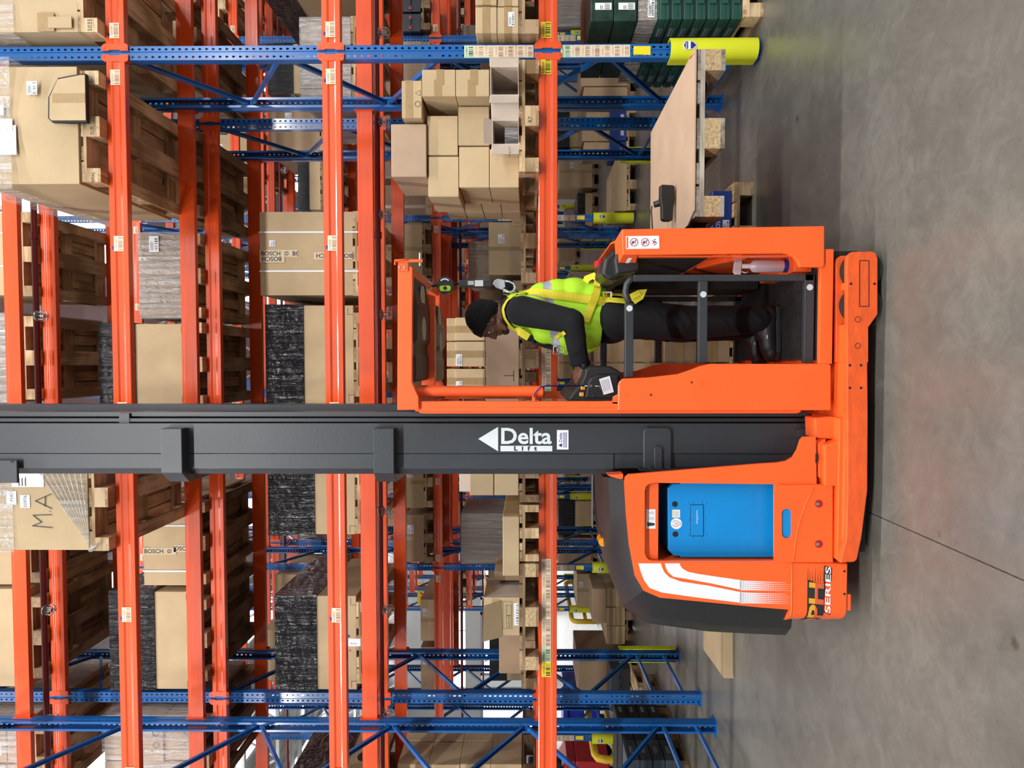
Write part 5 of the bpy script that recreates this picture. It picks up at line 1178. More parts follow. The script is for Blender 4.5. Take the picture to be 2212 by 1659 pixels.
for v0, v1 in ((347, 393), (806, 851)):
    MB(M.mast).prism([(mx(926, 3.30), 3.30), (mx(1022, 3.30), 3.30), (mx(1042, 3.36), 3.375), (mx(1042, 3.36), 3.44), (mx(926, 3.30), 3.44)], at(v1, 970, 3.3)[1], at(v0, 970, 3.3)[1], 'z').build('mast_tie', mast, bevel=.004)
    MB(M.mast).box(mx(1042, 3.36), mx(1024, 3.36), 3.44, 4.1, at(v1, 970, 3.3)[1], at(v0, 970, 3.3)[1]).build('tie_back', mast)
MB(M.mast).box(mx(1042, 3.36), mx(993, 3.36), 3.33, 3.345, zz_(32, 3.33), zz_(-60, 3.33)).build('top_bracket', mast, bevel=.004)
x, z = at(26, 997, 3.33); MB(M.black).cyl((x, 3.328, z), (x, 3.331, z), .008, 10).build('bracket_hole', mast)
rr = []
for cxv, cyv, a0 in ((1443, 931, -90), (1397, 931, 180)): pass
pl = [(1450, 1017), (1450, 935), (1448, 928), (1442, 924), (1398, 924), (1392, 928), (1390, 935), (1390, 1017)]
wp = MB(M.mast).prism(PX(pl, 3.335), 3.335, 3.36).build('welded_plate', mast, bevel=.004)
MB(M.mast).prism(PX([(1413, 1017), (1413, 968), (1417, 964), (1427, 964), (1430, 970), (1430, 1017)], 3.32), 3.315, 3.335).build('lever_block', wp, bevel=.003)
for v in (1404, 1443):
    x, z = at(v, 1011, 3.32); MB(M.mast).cyl((x, 3.31, z), (x, 3.335, z), .011, 12).build('lever_pin', wp)
MB(M.mast).prism(PX([(1752, 945), (1722, 945), (1718, 930), (1724, 927), (1752, 927)], 3.35), 3.35, 3.36).build('welded_plate', mast)
# lettering on the mast
e = 3.3585; b = MB(M.pale); dn, rt = Vector((0, 0, -1)), Vector((1, 0, 0))
tri = PX([(1033, 948), (1076, 922), (1076, 975)], e); b.add([(p[0], e, p[1]) for p in tri], [(0, 1, 2)])
o = P3(1080, 958, e); w_t = max(p[0] for p in text_geo('Delta', .022)[0]); hgt = abs(at(1080, 958, e)[0]-at(1080, 922.5, e)[0])/.74
ln = abs(zz_(1193, e)-zz_(1081, e)); b.text('Delta', o, dn, rt, hgt, bold=.022, sx=ln/(w_t*hgt))
q = PX([(1081, 975), (1081, 963), (1193, 963), (1193, 975)], e); b.add([(p[0], e, p[1]) for p in q], [(0, 1, 2, 3)])
b.m(M.mast); k = .0006
for ch, v in (('L', 1110), ('i', 1127), ('f', 1140), ('t', 1154)):
    b.text(ch, P3(v, 973, e)+Vector((0, -k, 0)), dn, rt, .031, bold=.05, sx=1.2)
b.build('lettering', mast)
q = PX([(1203, 971), (1203, 929), (1228, 929), (1228, 971)], e); b = MB(M.white).add([(p[0], e, p[1]) for p in q], [(0, 1, 2, 3)]); b.m(M.navyink)
o = P3(1214, 955, e-.0006); b.text('Delta', o, (1, 0, 0), (0, 0, 1), .022, bold=.01)
tr_ = PX([(1206, 962), (1214, 966), (1214, 957)], e); b.add([(p[0], e-.0006, p[1]) for p in tr_], [(0, 1, 2)])
for v in (1217.5, 1220.5, 1223.5):
    a = P3(v, 967, e-.0006); c = P3(v, 934, e-.0006); b.bar(a, c, .0005, .0026)
b.build('maker_plate', mast)
# --- power unit
Yp = 3.18
outer = PX([(1349, 1042), (1351, 1031), (1358, 1025), (1640, 1002), (1680, 999.5), (1700, 996), (1714, 988), (1724, 972), (1731, 950), (1737, 944), (1762, 943), (1764, 1046), (1800, 1046), (1800, 1218), (1716, 1219), (1716, 1318), (1640, 1312), (1560, 1304), (1425, 1291), (1390, 1276), (1372, 1245), (1360, 1180), (1353, 1110)], Yp)
inner = PX([(1393, 1060), (1395, 1051), (1402, 1045), (1412, 1043), (1674, 1046), (1674, 1212), (1412, 1212), (1402, 1210), (1396, 1204), (1393, 1196)], Yp)
pu = holed(MB(M.orange), outer, inner, Yp, Yp+.022).build('power_unit_panel', TR)
MB(M.orange).box(X(1207, 3.23, 1410), X(1042, 3.23, 1410), 3.215, 3.26, zz_(1424, 3.22), zz_(1396, 3.22)).build('window_bar', pu, bevel=.003)
MB(M.black).box(X(1216, 3.2, 1500), X(1030, 3.2, 1500), 4.30, 4.36, zs, zz_(1390, 3.2)).build('bay_back', pu)
MB(M.orange).box(X(1222, 3.2, 1500)-.0, X(1216, 3.2, 1500), 3.205, 4.36, .2, zz_(1390, 3.2)).build('bay_wall', pu)
MB(M.black).box(X(1026, 3.2, 1500), X(1020, 3.2, 1500), 3.3, 4.36, .3, zz_(1392, 3.2)).build('bay_wall', pu)
Y = 3.27; bp_ = PX([(1443, 1055), (1454, 1045), (1470, 1045), (1470, 1043), (1700, 1043), (1700, 1204), (1470, 1204), (1470, 1201), (1456, 1201), (1444, 1189)], Y)
bt = MB(M.battery).prism(bp_, Y, Y+.85).build('battery', TR, bevel=.003)
e = Y-.001
for v, y in ((1458, 1089), (1459, 1154)):
    x, z = at(v, y, e); MB(M.black).cyl((x, e, z), (x, Y+.002, z), .0148, 20).build('lifting_hole', bt)
q = PX([(1452, 1101), (1452, 1118), (1469, 1118), (1469, 1101)], e); b = MB(M.white).add([(p[0], e, p[1]) for p in q], [(0, 1, 2, 3)]); q = PX([(1453, 1103), (1453, 1116), (1456, 1116), (1456, 1103)], e); b.m(M.yellowlab).add([(p[0], e-.0005, p[1]) for p in q], [(0, 1, 2, 3)]); b.m(M.ink)
for v in (1459, 1462, 1465): b.bar(P3(v, 1116, e-.0004), P3(v, 1104, e-.0004), .0004, .0012)
b.build('caution_label', bt)
x, z = at(1461, 1131, e); b = MB(M.white).cyl((x, e-.0004, z), (x, e+.0008, z), .0285, 28); b.m(M.ink)
lp_ = [(-.020, .006), (-.020, .002), (-.012, .002), (-.012, -.010), (.004, -.014), (.012, -.004), (.022, -.004), (.022, .004), (.012, .004), (.004, .014), (-.012, .010), (-.012, .006)]
b.tube([(x+p[1]*1.1, e-.0012, z-p[0]) for p in [(-.020, .007), (-.012, .007), (-.012, .013), (.002, .013), (.012, .005), (.022, .005), (.022, -.005), (.012, -.005), (.002, -.013), (-.012, -.013), (-.012, -.007), (-.020, -.007)]], .0008, 4)
b.m(M.red).add([(x+p[0], e-.0015, z+p[1]) for p in ((-.001, .008), (.004, .001), (.001, .001), (.002, -.008), (-.004, 0), (-.001, 0))], [(0, 1, 2, 3, 4, 5)]); b.build('plug_emblem', bt)
ld = MB(M.battery).prism(PX([(1493, 1091), (1493, 1157), (1519, 1157), (1519, 1091)], Y-.002), Y-.004, Y).build('charging_lid', bt, bevel=.002)
b = MB(M.ink); q = PX([(1492, 1090), (1492, 1158), (1520, 1158), (1520, 1090)], e)
for a, c in zip(q, q[1:]+q[:1]): b.bar((a[0], e, a[1]), (c[0], e, c[1]), .0006, .0022, (1, 0, 0) if abs(a[0]-c[0]) < .01 else (0, 0, 1))
b.build('lid_seam', ld)
o = P3(1507, 1132, Y-.0045); MB(M.white).text('Charging Port', o, (1, 0, 0), (0, 0, 1), .0125).build('lettering', ld)
for v, y in ((1487, 1088), (1496, 1086), (1515, 1086), (1524, 1088), (1488, 1122), (1523, 1122), (1487, 1155), (1496, 1161), (1515, 1161), (1524, 1156)):
    x, z = at(v, y, Y); MB(M.battery).ell((x, Y, z), .0055, .004, .0055, 10, 6).build('rivet', bt)
# label on the window bar
e = 3.2135; q = PX([(1396, 1100), (1396, 1142), (1416, 1142), (1416, 1100)], e); b = MB(M.white).add([(p[0], e, p[1]) for p in q], [(0, 1, 2, 3)])
b.m(M.mast); q = PX([(1398, 1128), (1398, 1137), (1414, 1135), (1414, 1130)], e); b.add([(p[0], e-.0006, p[1]) for p in q], [(0, 1, 2, 3)]); b.m(M.hoop)
for y in (1108, 1120):
    x, z = at(1402, y, e); b.add([(x-.005, e-.0006, z-.004), (x+.005, e-.0006, z-.004), (x, e-.0006, z+.004)], [(0, 1, 2)])
b.m(M.ink)
for y in (1108, 1120):
    for v in (1406, 1408.5, 1412): b.bar(P3(v, y+3, e-.0005), P3(v, y-3, e-.0005), .0004, .0012)
b.build('instruction_label', pu)
# lower cover plate with hand slot
Y = 3.166; rc = 17
def rrect(v0, v1, y0, y1, rl_=0, rr_=0, n=5):
    out = []
    for (cv, cy_, r, a0) in ((v0+rl_, y0+rl_, rl_, 180), (v1-rr_, y0+rr_, rr_, 270), (v1-rr_, y1-rr_, rr_, 0), (v0+rl_, y1-rl_, rl_, 90)):
        if r == 0: out.append((cv, cy_)); continue
        out += [(cv+r*math.cos(math.radians(a0+90*k/n)), cy_+r*math.sin(math.radians(a0+90*k/n))) for k in range(n+1)]
    return out
cvp = holed(MB(M.orange), PX(rrect(1673, 1798, 1048, 1214, 16, 0), Y), PX(rrect(1689, 1710, 1099, 1163, 10, 10), Y), Y, Y+.014).build('battery_cover', TR)
MB(M.battery).prism(PX([(1684, 1094), (1684, 1168), (1714, 1168), (1714, 1094)], Y+.010), Y+.010, Y+.0135).build('slot_backing', cvp)
for y in (1088, 1175):
    x, z = at(1769, y, Y); MB(M.redpaint).cyl((x, Y-.0008, z), (x, Y+.004, z), .0195, 22).build('bolt_recess', cvp); x, z = at(1765, y, Y); MB(M.steel).cyl((x, Y-.006, z), (x, Y, z), .009, 8).build('bolt', cvp)
w1 = [P3(v, y, Y-.0005) for v, y in ((1759, 1053), (1742, 1085), (1729, 1120), (1722, 1150), (1717, 1180), (1715, 1214))]
MB(M.orange).tube(w1, .0028, 6).build('weld_line', cvp)
# rear bumper with rounded end
zb0, zb1 = zz_(1838, 3.17), zz_(1716, 3.17)
xst, xcv, rad = X(1217, 3.17, 1770), X(1318, 3.17, 1770), .25
path = [(xst, 3.17), ((xst+xcv)/2, 3.17)]+[(xcv-rad*.42*math.sin(t), 3.17+rad*(1-math.cos(t))) for t in [math.pi/2*k/10 for k in range(11)]]
yend = 4.44; path += [(path[-1][0], yend-rad)]+[(xcv-rad*.42*math.cos(t), yend-rad+rad*math.sin(t)) for t in [math.pi/2*k/6 for k in range(1, 7)]]+[(xst, yend)]
b = MB(M.orange); b.smooth = True; bmp = b.prism(path, zb0, zb1, 'z').build('rear_bumper', TR, bevel=.006)
bmp.data.set_sharp_from_angle(angle=.6)
MB(M.orange).tube([(p[0], p[1]-.0005, zb1-.001) for p in path[:12]], .0032, 6).build('weld_line', bmp)
def along(s):
    """point and outward normal on the bumper at arc length s from its start"""
    for k in range(len(path)-1):
        a, c = Vector((*path[k], 0)), Vector((*path[k+1], 0)); d = (c-a).length
        if s <= d: t = (c-a)/d; return a+t*s, Vector((t.y, -t.x, 0)).normalized()
        s -= d
    return a, Vector((0, -1, 0))
def wrap(b, polys, s_of, off=.0015):
    for vv, ff in polys:
        out = []
        for (s, z) in vv:
            p, n = along(max(s, 0)); n = n if n.y < 0 or abs(n.x) > .5 else -n
            if n.x > 0: n = -n
            out.append((p.x+n.x*off, p.y+n.y*off-(off if abs(n.y) > .3 else 0), z))
        b.add(out, ff)
S = lambda y: xst-X(y, 3.17, 1770)          # arc length measured to the left
zT, zB = zz_(1750, 3.17), zz_(1787, 3.17)
b = MB(M.ink); n = 22; s0, s1 = S(1252), S(1252)+.50; xs2 = [s0+(s1-s0)*k/n for k in range(n+1)]
vv = [(s+(0 if k else 0), zT) for k, s in enumerate(xs2)]+[(s+(.028 if k == 0 else 0), zB) for k, s in enumerate(xs2)]
wrap(b, [(vv, [(k, k+1, n+2+k, n+1+k) for k in range(n)])], None, .0012)
for k, (y0, l_) in enumerate(((1750.5, 36), (1755, 24), (1761, 22), (1767, 30), (1772.5, 18), (1778, 26), (1784, 36))):
    zq = zz_(y0, 3.17); ys = 1218 if k in (0, 6) else 1252-l_; wrap(b, [([(S(ys), zq), (S(1256), zq+.0014), (S(1256), zq-.0014)], [(0, 1, 2)])], None, .0012)
zs0, zs1 = zz_(1786, 3.17), zz_(1803, 3.17)
wrap(b, [([(S(1221), zs0), (S(1222)+.008, zs0), (S(1323), zs0), (S(1330), zs1), (S(1227), zs1)], [(0, 1, 2, 3, 4)])], None, .0012)
b.build('black_band', bmp)
def lettered(txt, yL, yR, z0, h, m1, m2, shear, split, bold, sxk):
    vv, ff = text_geo(txt, bold); w = max(p[0] for p in vv); sL, sR = S(yL), S(yR)
    b = MB(m1); cen = [sum(vv[i][1] for i in f)/len(f) for f in ff]
    out = [(sL-(p[0]/w)*(sL-sR)-shear*p[1]*h, z0+p[1]*h) for p in vv]
    if m2 is None: wrap(b, [(out, ff)], None, .0022)
    else:
        # cut each face at mid height for the two tones
        import bmesh
        bm = bmesh.new(); V = [bm.verts.new((p[0], p[1], 0)) for p in vv]
        for f in ff: bm.faces.new([V[i] for i in f])
        bmesh.ops.bisect_plane(bm, geom=bm.verts[:]+bm.edges[:]+bm.faces[:], plane_co=(0, split, 0), plane_no=(0, 1, 0))
        for q in range(24): bmesh.ops.bisect_plane(bm, geom=bm.verts[:]+bm.edges[:]+bm.faces[:], plane_co=(w*q/24, 0, 0), plane_no=(1, 0, 0))
        bm.verts.index_update(); pts = [v.co for v in bm.verts]; out = [(sL-(p.x/w)*(sL-sR)-shear*p.y*h, z0+p.y*h) for p in pts]
        up = [tuple(v.index for v in f.verts) for f in bm.faces if f.calc_center_median().y > split]; lo = [tuple(v.index for v in f.verts) for f in bm.faces if f.calc_center_median().y <= split]
        b.m(m1); wrap(b, [(out, up)], None, .0022); b.m(m2); wrap(b, [(out, lo)], None, .0022); bm.free()
    return b.build('lettering', bmp)
M.letter_y = mat('amber_letter_print', (.78, .36, .035), .4, var=.03); M.letter_r = mat('red_letter_print', (.70, .105, .04), .4, var=.03)
lettered('OPH', 1404, 1260, zB+.006, (zT-zB-.012)/.72, M.letter_y, M.letter_r, .10, .40, .03, 1)
lettered('SERIES', 1325, 1224, zs1+.007, (zs0-zs1-.012)/.72, M.white, None, .12, 0, .02, 1)
for y in (1234, 1283):
    x, z = at(1824, y, 3.17); MB(M.black).cyl((x, 3.169, z), (x, 3.173, z), .006, 10).build('bolt_hole', bmp)
MB(M.orange).box(X(1319, 3.18, 1840), X(1284, 3.18, 1840), 3.18, 3.19, zz_(1846, 3.18), zz_(1836, 3.18)).build('tow_plate', bmp, bevel=.002)
# white stripes and their dots
e = Yp-.0012; b = MB(M.white)
A0 = [(1379, 1217), (1384, 1235), (1391, 1253), (1403, 1270), (1430, 1280), (1500, 1290), (1600, 1302)]; A1 = [(1428, 1217), (1430, 1225), (1435, 1236), (1446, 1247), (1470, 1256), (1530, 1265), (1600, 1279)]
B0 = [(1436, 1217), (1438, 1225), (1443, 1236), (1455, 1246), (1480, 1250), (1540, 1261), (1600, 1274)]; B1 = [(1468, 1217), (1470, 1222), (1474, 1228), (1486, 1235), (1510, 1240), (1550, 1246), (1600, 1253)]
for U, W in ((A0, A1), (B0, B1)):
    pts = [(p[0], e, p[1]) for p in PX(U+W, e)]; n = len(U); b.add(pts, [(k, k+1, n+k+1, n+k) for k in range(n-1)])
for (ya, yb_, rows) in ((1254, 1275, 5), (1279.5, 1303, 6)):
    for k in range(31):
        v = 1601+3.7*k; r = .0058*(1-k/36)
        for j in range(rows):
            y = ya+(yb_-ya)*(j+.5)/rows+.025*(v-1600); x, z = at(v, y, e)
            if j == 0 and k > 26: continue
            b.add([(x+r*math.cos(t), e, z+r*math.sin(t)) for t in [math.pi/4*q for q in range(8)]], [tuple(range(8))])
b.build('stripe_decal', pu)
# hood
def sec(pts, Yq, Ye): return [(p[0], Ye, p[1]) for p in PX(pts, Yq)]
S0 = [(1347, 1035), (1352, 1110), (1360, 1180), (1372, 1245), (1390, 1276), (1425, 1291), (1560, 1304), (1640, 1312), (1716, 1318), (1716, 1035)]
S1 = [(1314, 1032), (1318, 1110), (1325, 1180), (1340, 1245), (1364, 1298), (1410, 1333), (1540, 1351), (1630, 1356), (1710, 1359), (1710, 1032)]
S2 = [(1302, 1030), (1305, 1110), (1311, 1180), (1322, 1245), (1344, 1309), (1398, 1346), (1530, 1364), (1620, 1369), (1697, 1372), (1697, 1030)]
b = MB(M.plastic); b.smooth = True
b.loft([sec(S0, 3.2, 3.205), sec(S1, 3.30, 3.31), sec(S2, 3.5, 3.5), sec(S2, 3.5, 3.8), sec(S2, 3.5, 4.12), sec(S1, 3.30, 4.32), sec(S0, 3.2, 4.42)], caps=False)
hood = b.build('rear_hood', TR); hood.data.set_sharp_from_angle(angle=.45)
xa, za = at(1300, 1162, 3.75); al = MB(M.plastic).box(xa-.035, xa+.03, 3.70, 3.80, za-.05, za+.006).build('lamp_base', hood, bevel=.01)
MB(M.amber).cyl((xa-.012, 3.70, za), (xa-.012, 3.80, za), .024, 18).build('amber_lamp', al, bevel=.004)
MB(M.plastic_grey).box(X(1150, 3.9, 1290), X(1030, 3.9, 1290), 4.0, 4.06, zz_(1302, 3.5)-.004, zz_(1302, 3.5)+.006).build('hood_ridge', hood, bevel=.004)
MB(M.orange).prism(PX([(1312, 1026), (1320, 1030), (1346, 1036), (1346, 1024)], 3.22), 3.22, 3.30).build('hood_bracket', TR)
# --- carriage and forks
MB(M.black).box(.640, .668, 3.46, 4.44, .62, zz_(1372, 3.3)).build('fork_carriage', TR, bevel=.004)
MB(M.black).box(.622, .64, 3.5, 4.2, .66, 1.12).build('carriage_frame', TR)
ZP = .665
for y in (3.78, 4.34): MB(M.black).box(.665, 1.70, y-.055, y+.055, ZP+.030, ZP+.075).build('fork', TR, bevel=.004)
# --- things on the truck
lan = MB(M.navyink); pts = [P3(1152, 857, 3.262), P3(1158, 846, 3.262), P3(1168, 836, 3.262), P3(1180, 833.5, 3.30), P3(1262, 833.5, 3.40)]
lan.tube(pts, .0035, 6); lo = lan.build('lanyard'); tag(lo, 'blue lanyard tied to the grab tube with a white card on its clip', 'lanyard')
q = [P3(v, y, 3.392) for v, y in ((1294, 819), (1317, 812), (1326, 847), (1304, 853))]
b = MB(M.paper).add(q+[p+Vector((0, .0015, 0)) for p in q], [(0, 1, 2, 3), (7, 6, 5, 4)]); b.m(M.navyink)
for k in range(1, 6):
    t = k/6.5; a = q[0].lerp(q[1], t)+Vector((0, -.0006, 0)); c = q[3].lerp(q[2], t)+Vector((0, -.0006, 0)); b.bar(a.lerp(c, .12), a.lerp(c, .8), .0004, .0016, (1, 0, 0))
b.build('key_card', lo)
MB(M.steel).tube([P3(1262, 833.5, 3.40), P3(1272, 834, 3.395)], .005, 6).tube([P3(1276+2.4*math.cos(t), 833.5+2.4*math.sin(t), 3.393) for t in [math.pi*k/5 for k in range(10)]], .0015, 5, closed=True).tube([P3(1286, 834, 3.391), P3(1295, 834, 3.391), P3(1299, 842, 3.390)], .0022, 5).build('clip', lo)
sb = thing('spray_bottle', 'milky spray bottle standing in the orange pocket of the cab wall', 'bottle', (xw-.022, 3.40, zs+.086))
bx_ = [(.030, 0), (.033, .004), (.033, .14), (.030, .158), (.013, .172), (.012, .19)]
b = MB(M.navyink); b.cyl((0, 0, 0), (0, 0, .022), .033, 20); b.build('bottle_foot', sb, local=True)
b = MB(M.bottle); b.smooth = True; b.loft([[(r*math.cos(2*math.pi*k/20), r*math.sin(2*math.pi*k/20), z+.02) for k in range(20)] for r, z in bx_]); b.build('bottle_body', sb, local=True)
MB(M.white).cyl((0, 0, .20), (0, 0, .235), .013, 14).build('neck_collar', sb, local=True); MB(M.bottle).prism([(-.045, .24), (.03, .235), (.035, .27), (-.03, .278), (-.05, .262)], -.012, .012).build('trigger_head', sb, local=True, bevel=.003); MB(M.bottle).tube([(-.025, 0, .245), (-.035, 0, .215), (-.03, 0, .20)], .004, 6).build('trigger', sb, local=True)
# carried pallet with board and scanner
yn = 3.46; xa, xb = X(468, yn, 1540), X(106, yn, 1540)
cp_ = pallet((xa+xb)/2, yn, ZP, 'weathered pallet with chipboard blocks carried on the forks', 'grey', w=round(xb-xa, 3), d=1.2); cp_.scale = (1, 1, 1.06)
zc = ZP+PT*1.06+.003
o = MB(M.cartonp).prism([(xa+.03, yn-.01), (xb+.005, yn-.015), (xb-.01, yn+1.21), (xa-.03, yn+1.2), (xa-.02, yn+.12)], zc, zc+.007, 'z').build('cardboard_sheet'); tag(o, 'flat cardboard sheet lying on the carried pallet', 'cardboard')
MB(M.redpaint).prism([(xb-.02, yn+.0), (xb+.002, yn+.10), (xb-.008, yn+.10)], zc+.0072, zc+.0078, 'z').build('red_stain', o)
def on_sheet(v, y): 
    r_ = ray(v, y); t = (zc+.008-EYE)/r_.z; return Vector((r_.x*t, r_.y*t, zc+.008))
a, c = on_sheet(1462, 399), on_sheet(1462, 477); sc_ = thing('hand_scanner', 'black handheld scanner with grip lying on the cardboard', 'scanner', tuple((a+c)/2+Vector((0, 0, .052)))); ln = (c-a).length
sc_.rotation_euler = (math.radians(78), 0, math.pi)
b = MB(M.plastic); b.prism([(-ln/2+.005, -.045), (-ln/2, -.03), (-ln/2, .035), (-ln/2+.01, .045), (-.02, .044), (.02, .036), (ln/2-.01, .034), (ln/2, .02), (ln/2, -.02), (ln/2-.01, -.034), (.02, -.036), (-.02, -.046)], .0, .036, 'z'); b.build('scanner_body', sc_, local=True, bevel=.008, seg=3)
MB(M.yellowlab).box(-ln/2+.02, -ln/2+.035, -.012, .02, .036, .037).build('scan_window', sc_, local=True)
MB(M.plastic).tube([(-.04, 0, .036), (-.03, .005, .06), (-.015, .02, .085), (-.01, .045, .10)], [.022, .022, .02, .018], 12).build('pistol_grip', sc_, local=True); MB(M.amber).ell((-.055, .0, .05), .014, .008, .009, 12, 8).build('trigger', sc_, local=True)
MB(M.tube).box(.02, ln/2-.02, -.012, .018, .036, .044).build('hand_strap', sc_, local=True, bevel=.003); MB(M.paper).box(ln/2-.035, ln/2-.022, -.018, .012, .0365, .0375).build('serial_label', sc_, local=True)
MB(M.tube).tube([(.0, .06, .095), (.03, .058, .11), (.06, .05, .12), (.16, .052, .10)], .005, 6).build('wrist_cord', sc_, local=True)
# ------------------------------------------------------------------ the operator
from mathutils.bvhtree import BVHTree
def cap(b, a, c, r0, r1, n=16, m=6):
    """tapered capsule"""
    a, c = Vector(a), Vector(c); d = (c-a).normalized(); u = d.orthogonal().normalized(); w = d.cross(u); rings = []
    for k in range(1, m+1): t = math.pi/2*(1-k/m); rings.append((a-d*r0*math.sin(t), r0*math.cos(t)))
    for k in range(0, m): t = math.pi/2*k/m; rings.append((c+d*r1*math.sin(t), r1*math.cos(t)))
    rr = [[p+(u*math.cos(2*math.pi*j/n)+w*math.sin(2*math.pi*j/n))*max(r, .0004) for j in range(n)] for p, r in rings]
    return b.loft(rr)
def blob(b, c, r, axes=None):
    c = Vector(c); n0 = len(b.v); b.ell((0, 0, 0), *r, 18, 12)
    A = axes or (Vector((1, 0, 0)), Vector((0, 1, 0)), Vector((0, 0, 1)))
    for k in range(n0, len(b.v)):
        p = b.v[k]; b.v[k] = tuple(c+A[0]*p[0]+A[1]*p[1]+A[2]*p[2])
    return b
def remesh(b, name, vox, m_, parent, smooth=4, iters=True):
    me = b.mesh(name+'_raw'); o = bpy.data.objects.new('tmp', me); COL.objects.link(o)
    r = o.modifiers.new('r', 'REMESH'); r.mode = 'VOXEL'; r.voxel_size = vox; r.use_smooth_shade = True
    if smooth: s = o.modifiers.new('s', 'SMOOTH'); s.factor = .5; s.iterations = smooth
    dg = bpy.context.evaluated_depsgraph_get(); dg.update(); ev = bpy.data.meshes.new_from_object(o.evaluated_get(dg), depsgraph=dg)
    bpy.data.objects.remove(o); bpy.data.meshes.remove(me)
    ev.name = name; ev.materials.clear(); ev.materials.append(m_)
    ev.polygons.foreach_set('material_index', [0]*len(ev.polygons)); ev.polygons.foreach_set('use_smooth', [True]*len(ev.polygons))
    off = world_off(parent) if parent else Vector((0, 0, 0)); ev.transform(Matrix.Translation(-off))
    q = bpy.data.objects.new(name, ev); COL.objects.link(q); q.parent = parent
    return q
ZF = zs-.003                                    # top of the floor mat
PC = 3.84
PN, PF = PC-.10, PC+.10                         # near and far leg
man = thing('person', 'person in black beanie and lime high visibility vest operating the truck', 'person', (P3(1500, 700, PC).x, PC, ZF))
hip_n, hip_f = P3(1330, 688, PC-.085), P3(1330, 686, PC+.085)
kn_n, kn_f = P3(1482, 697, PN), P3(1475, 706, PF); an_n, an_f = P3(1618, 690, PN), P3(1600, 706, PF)
an_n.z = ZF+.12; an_f.z = ZF+.12
pel, wai, che, nek = P3(1312, 692, PC), P3(1258, 686, PC), P3(1178, 675, PC), P3(1108, 672, PC)
sh_n, sh_f = P3(1128, 672, PC-.185), P3(1128, 676, PC+.19)
el_n, el_f = P3(1236, 694, PC-.30), P3(1228, 715, PC+.28); wr_n, wr_f = P3(1252, 783, PC-.23), P3(1256, 788, PC+.12)
# --- head, in a frame looking along -x and slightly down
hc = P3(1052, 692, PC-.01); tl = math.radians(9)
hf, hl, hu = Vector((-math.cos(tl), 0, -math.sin(tl))), Vector((0, -1, 0)), Vector((-math.sin(tl), 0, math.cos(tl)))
ax = (hf, hl, hu)
def H(f, l, u): return hc+hf*f+hl*l+hu*u
b = MB(M.skin)
blob(b, H(-.006, 0, .030), (.100, .076, .086), ax); blob(b, H(.040, 0, -.040), (.053, .058, .072), ax); blob(b, H(.060, 0, .022), (.034, .052, .040), ax)
blob(b, H(.066, 0, -.096), (.026, .028, .020), ax); cap(b, H(.020, .045, -.070), H(.060, .022, -.096), .022, .016); cap(b, H(.020, -.045, -.070), H(.060, -.022, -.096), .022, .016)
cap(b, H(.092, 0, .006), H(.108, 0, -.030), .008, .0125); cap(b, H(.098, .013, -.034), H(.098, -.013, -.034), .0095, .0095)
cap(b, H(.086, .034, .020), H(.086, -.034, .020), .011, .011); blob(b, H(.064, .040, -.028), (.024, .018, .020), ax); blob(b, H(.064, -.040, -.028), (.024, .018, .020), ax)
cap(b, H(.090, .018, -.058), H(.090, -.018, -.058), .0085, .0085); cap(b, H(.088, .015, -.070), H(.088, -.015, -.070), .0095, .0095)
for s_ in (-1, 1): blob(b, H(.004, s_*.078, -.018), (.021, .009, .033), ax); blob(b, H(.012, s_*.080, -.040), (.010, .008, .012), ax)
cap(b, H(-.025, 0, -.045), nek+Vector((.0, 0, -.01)), .062, .070)
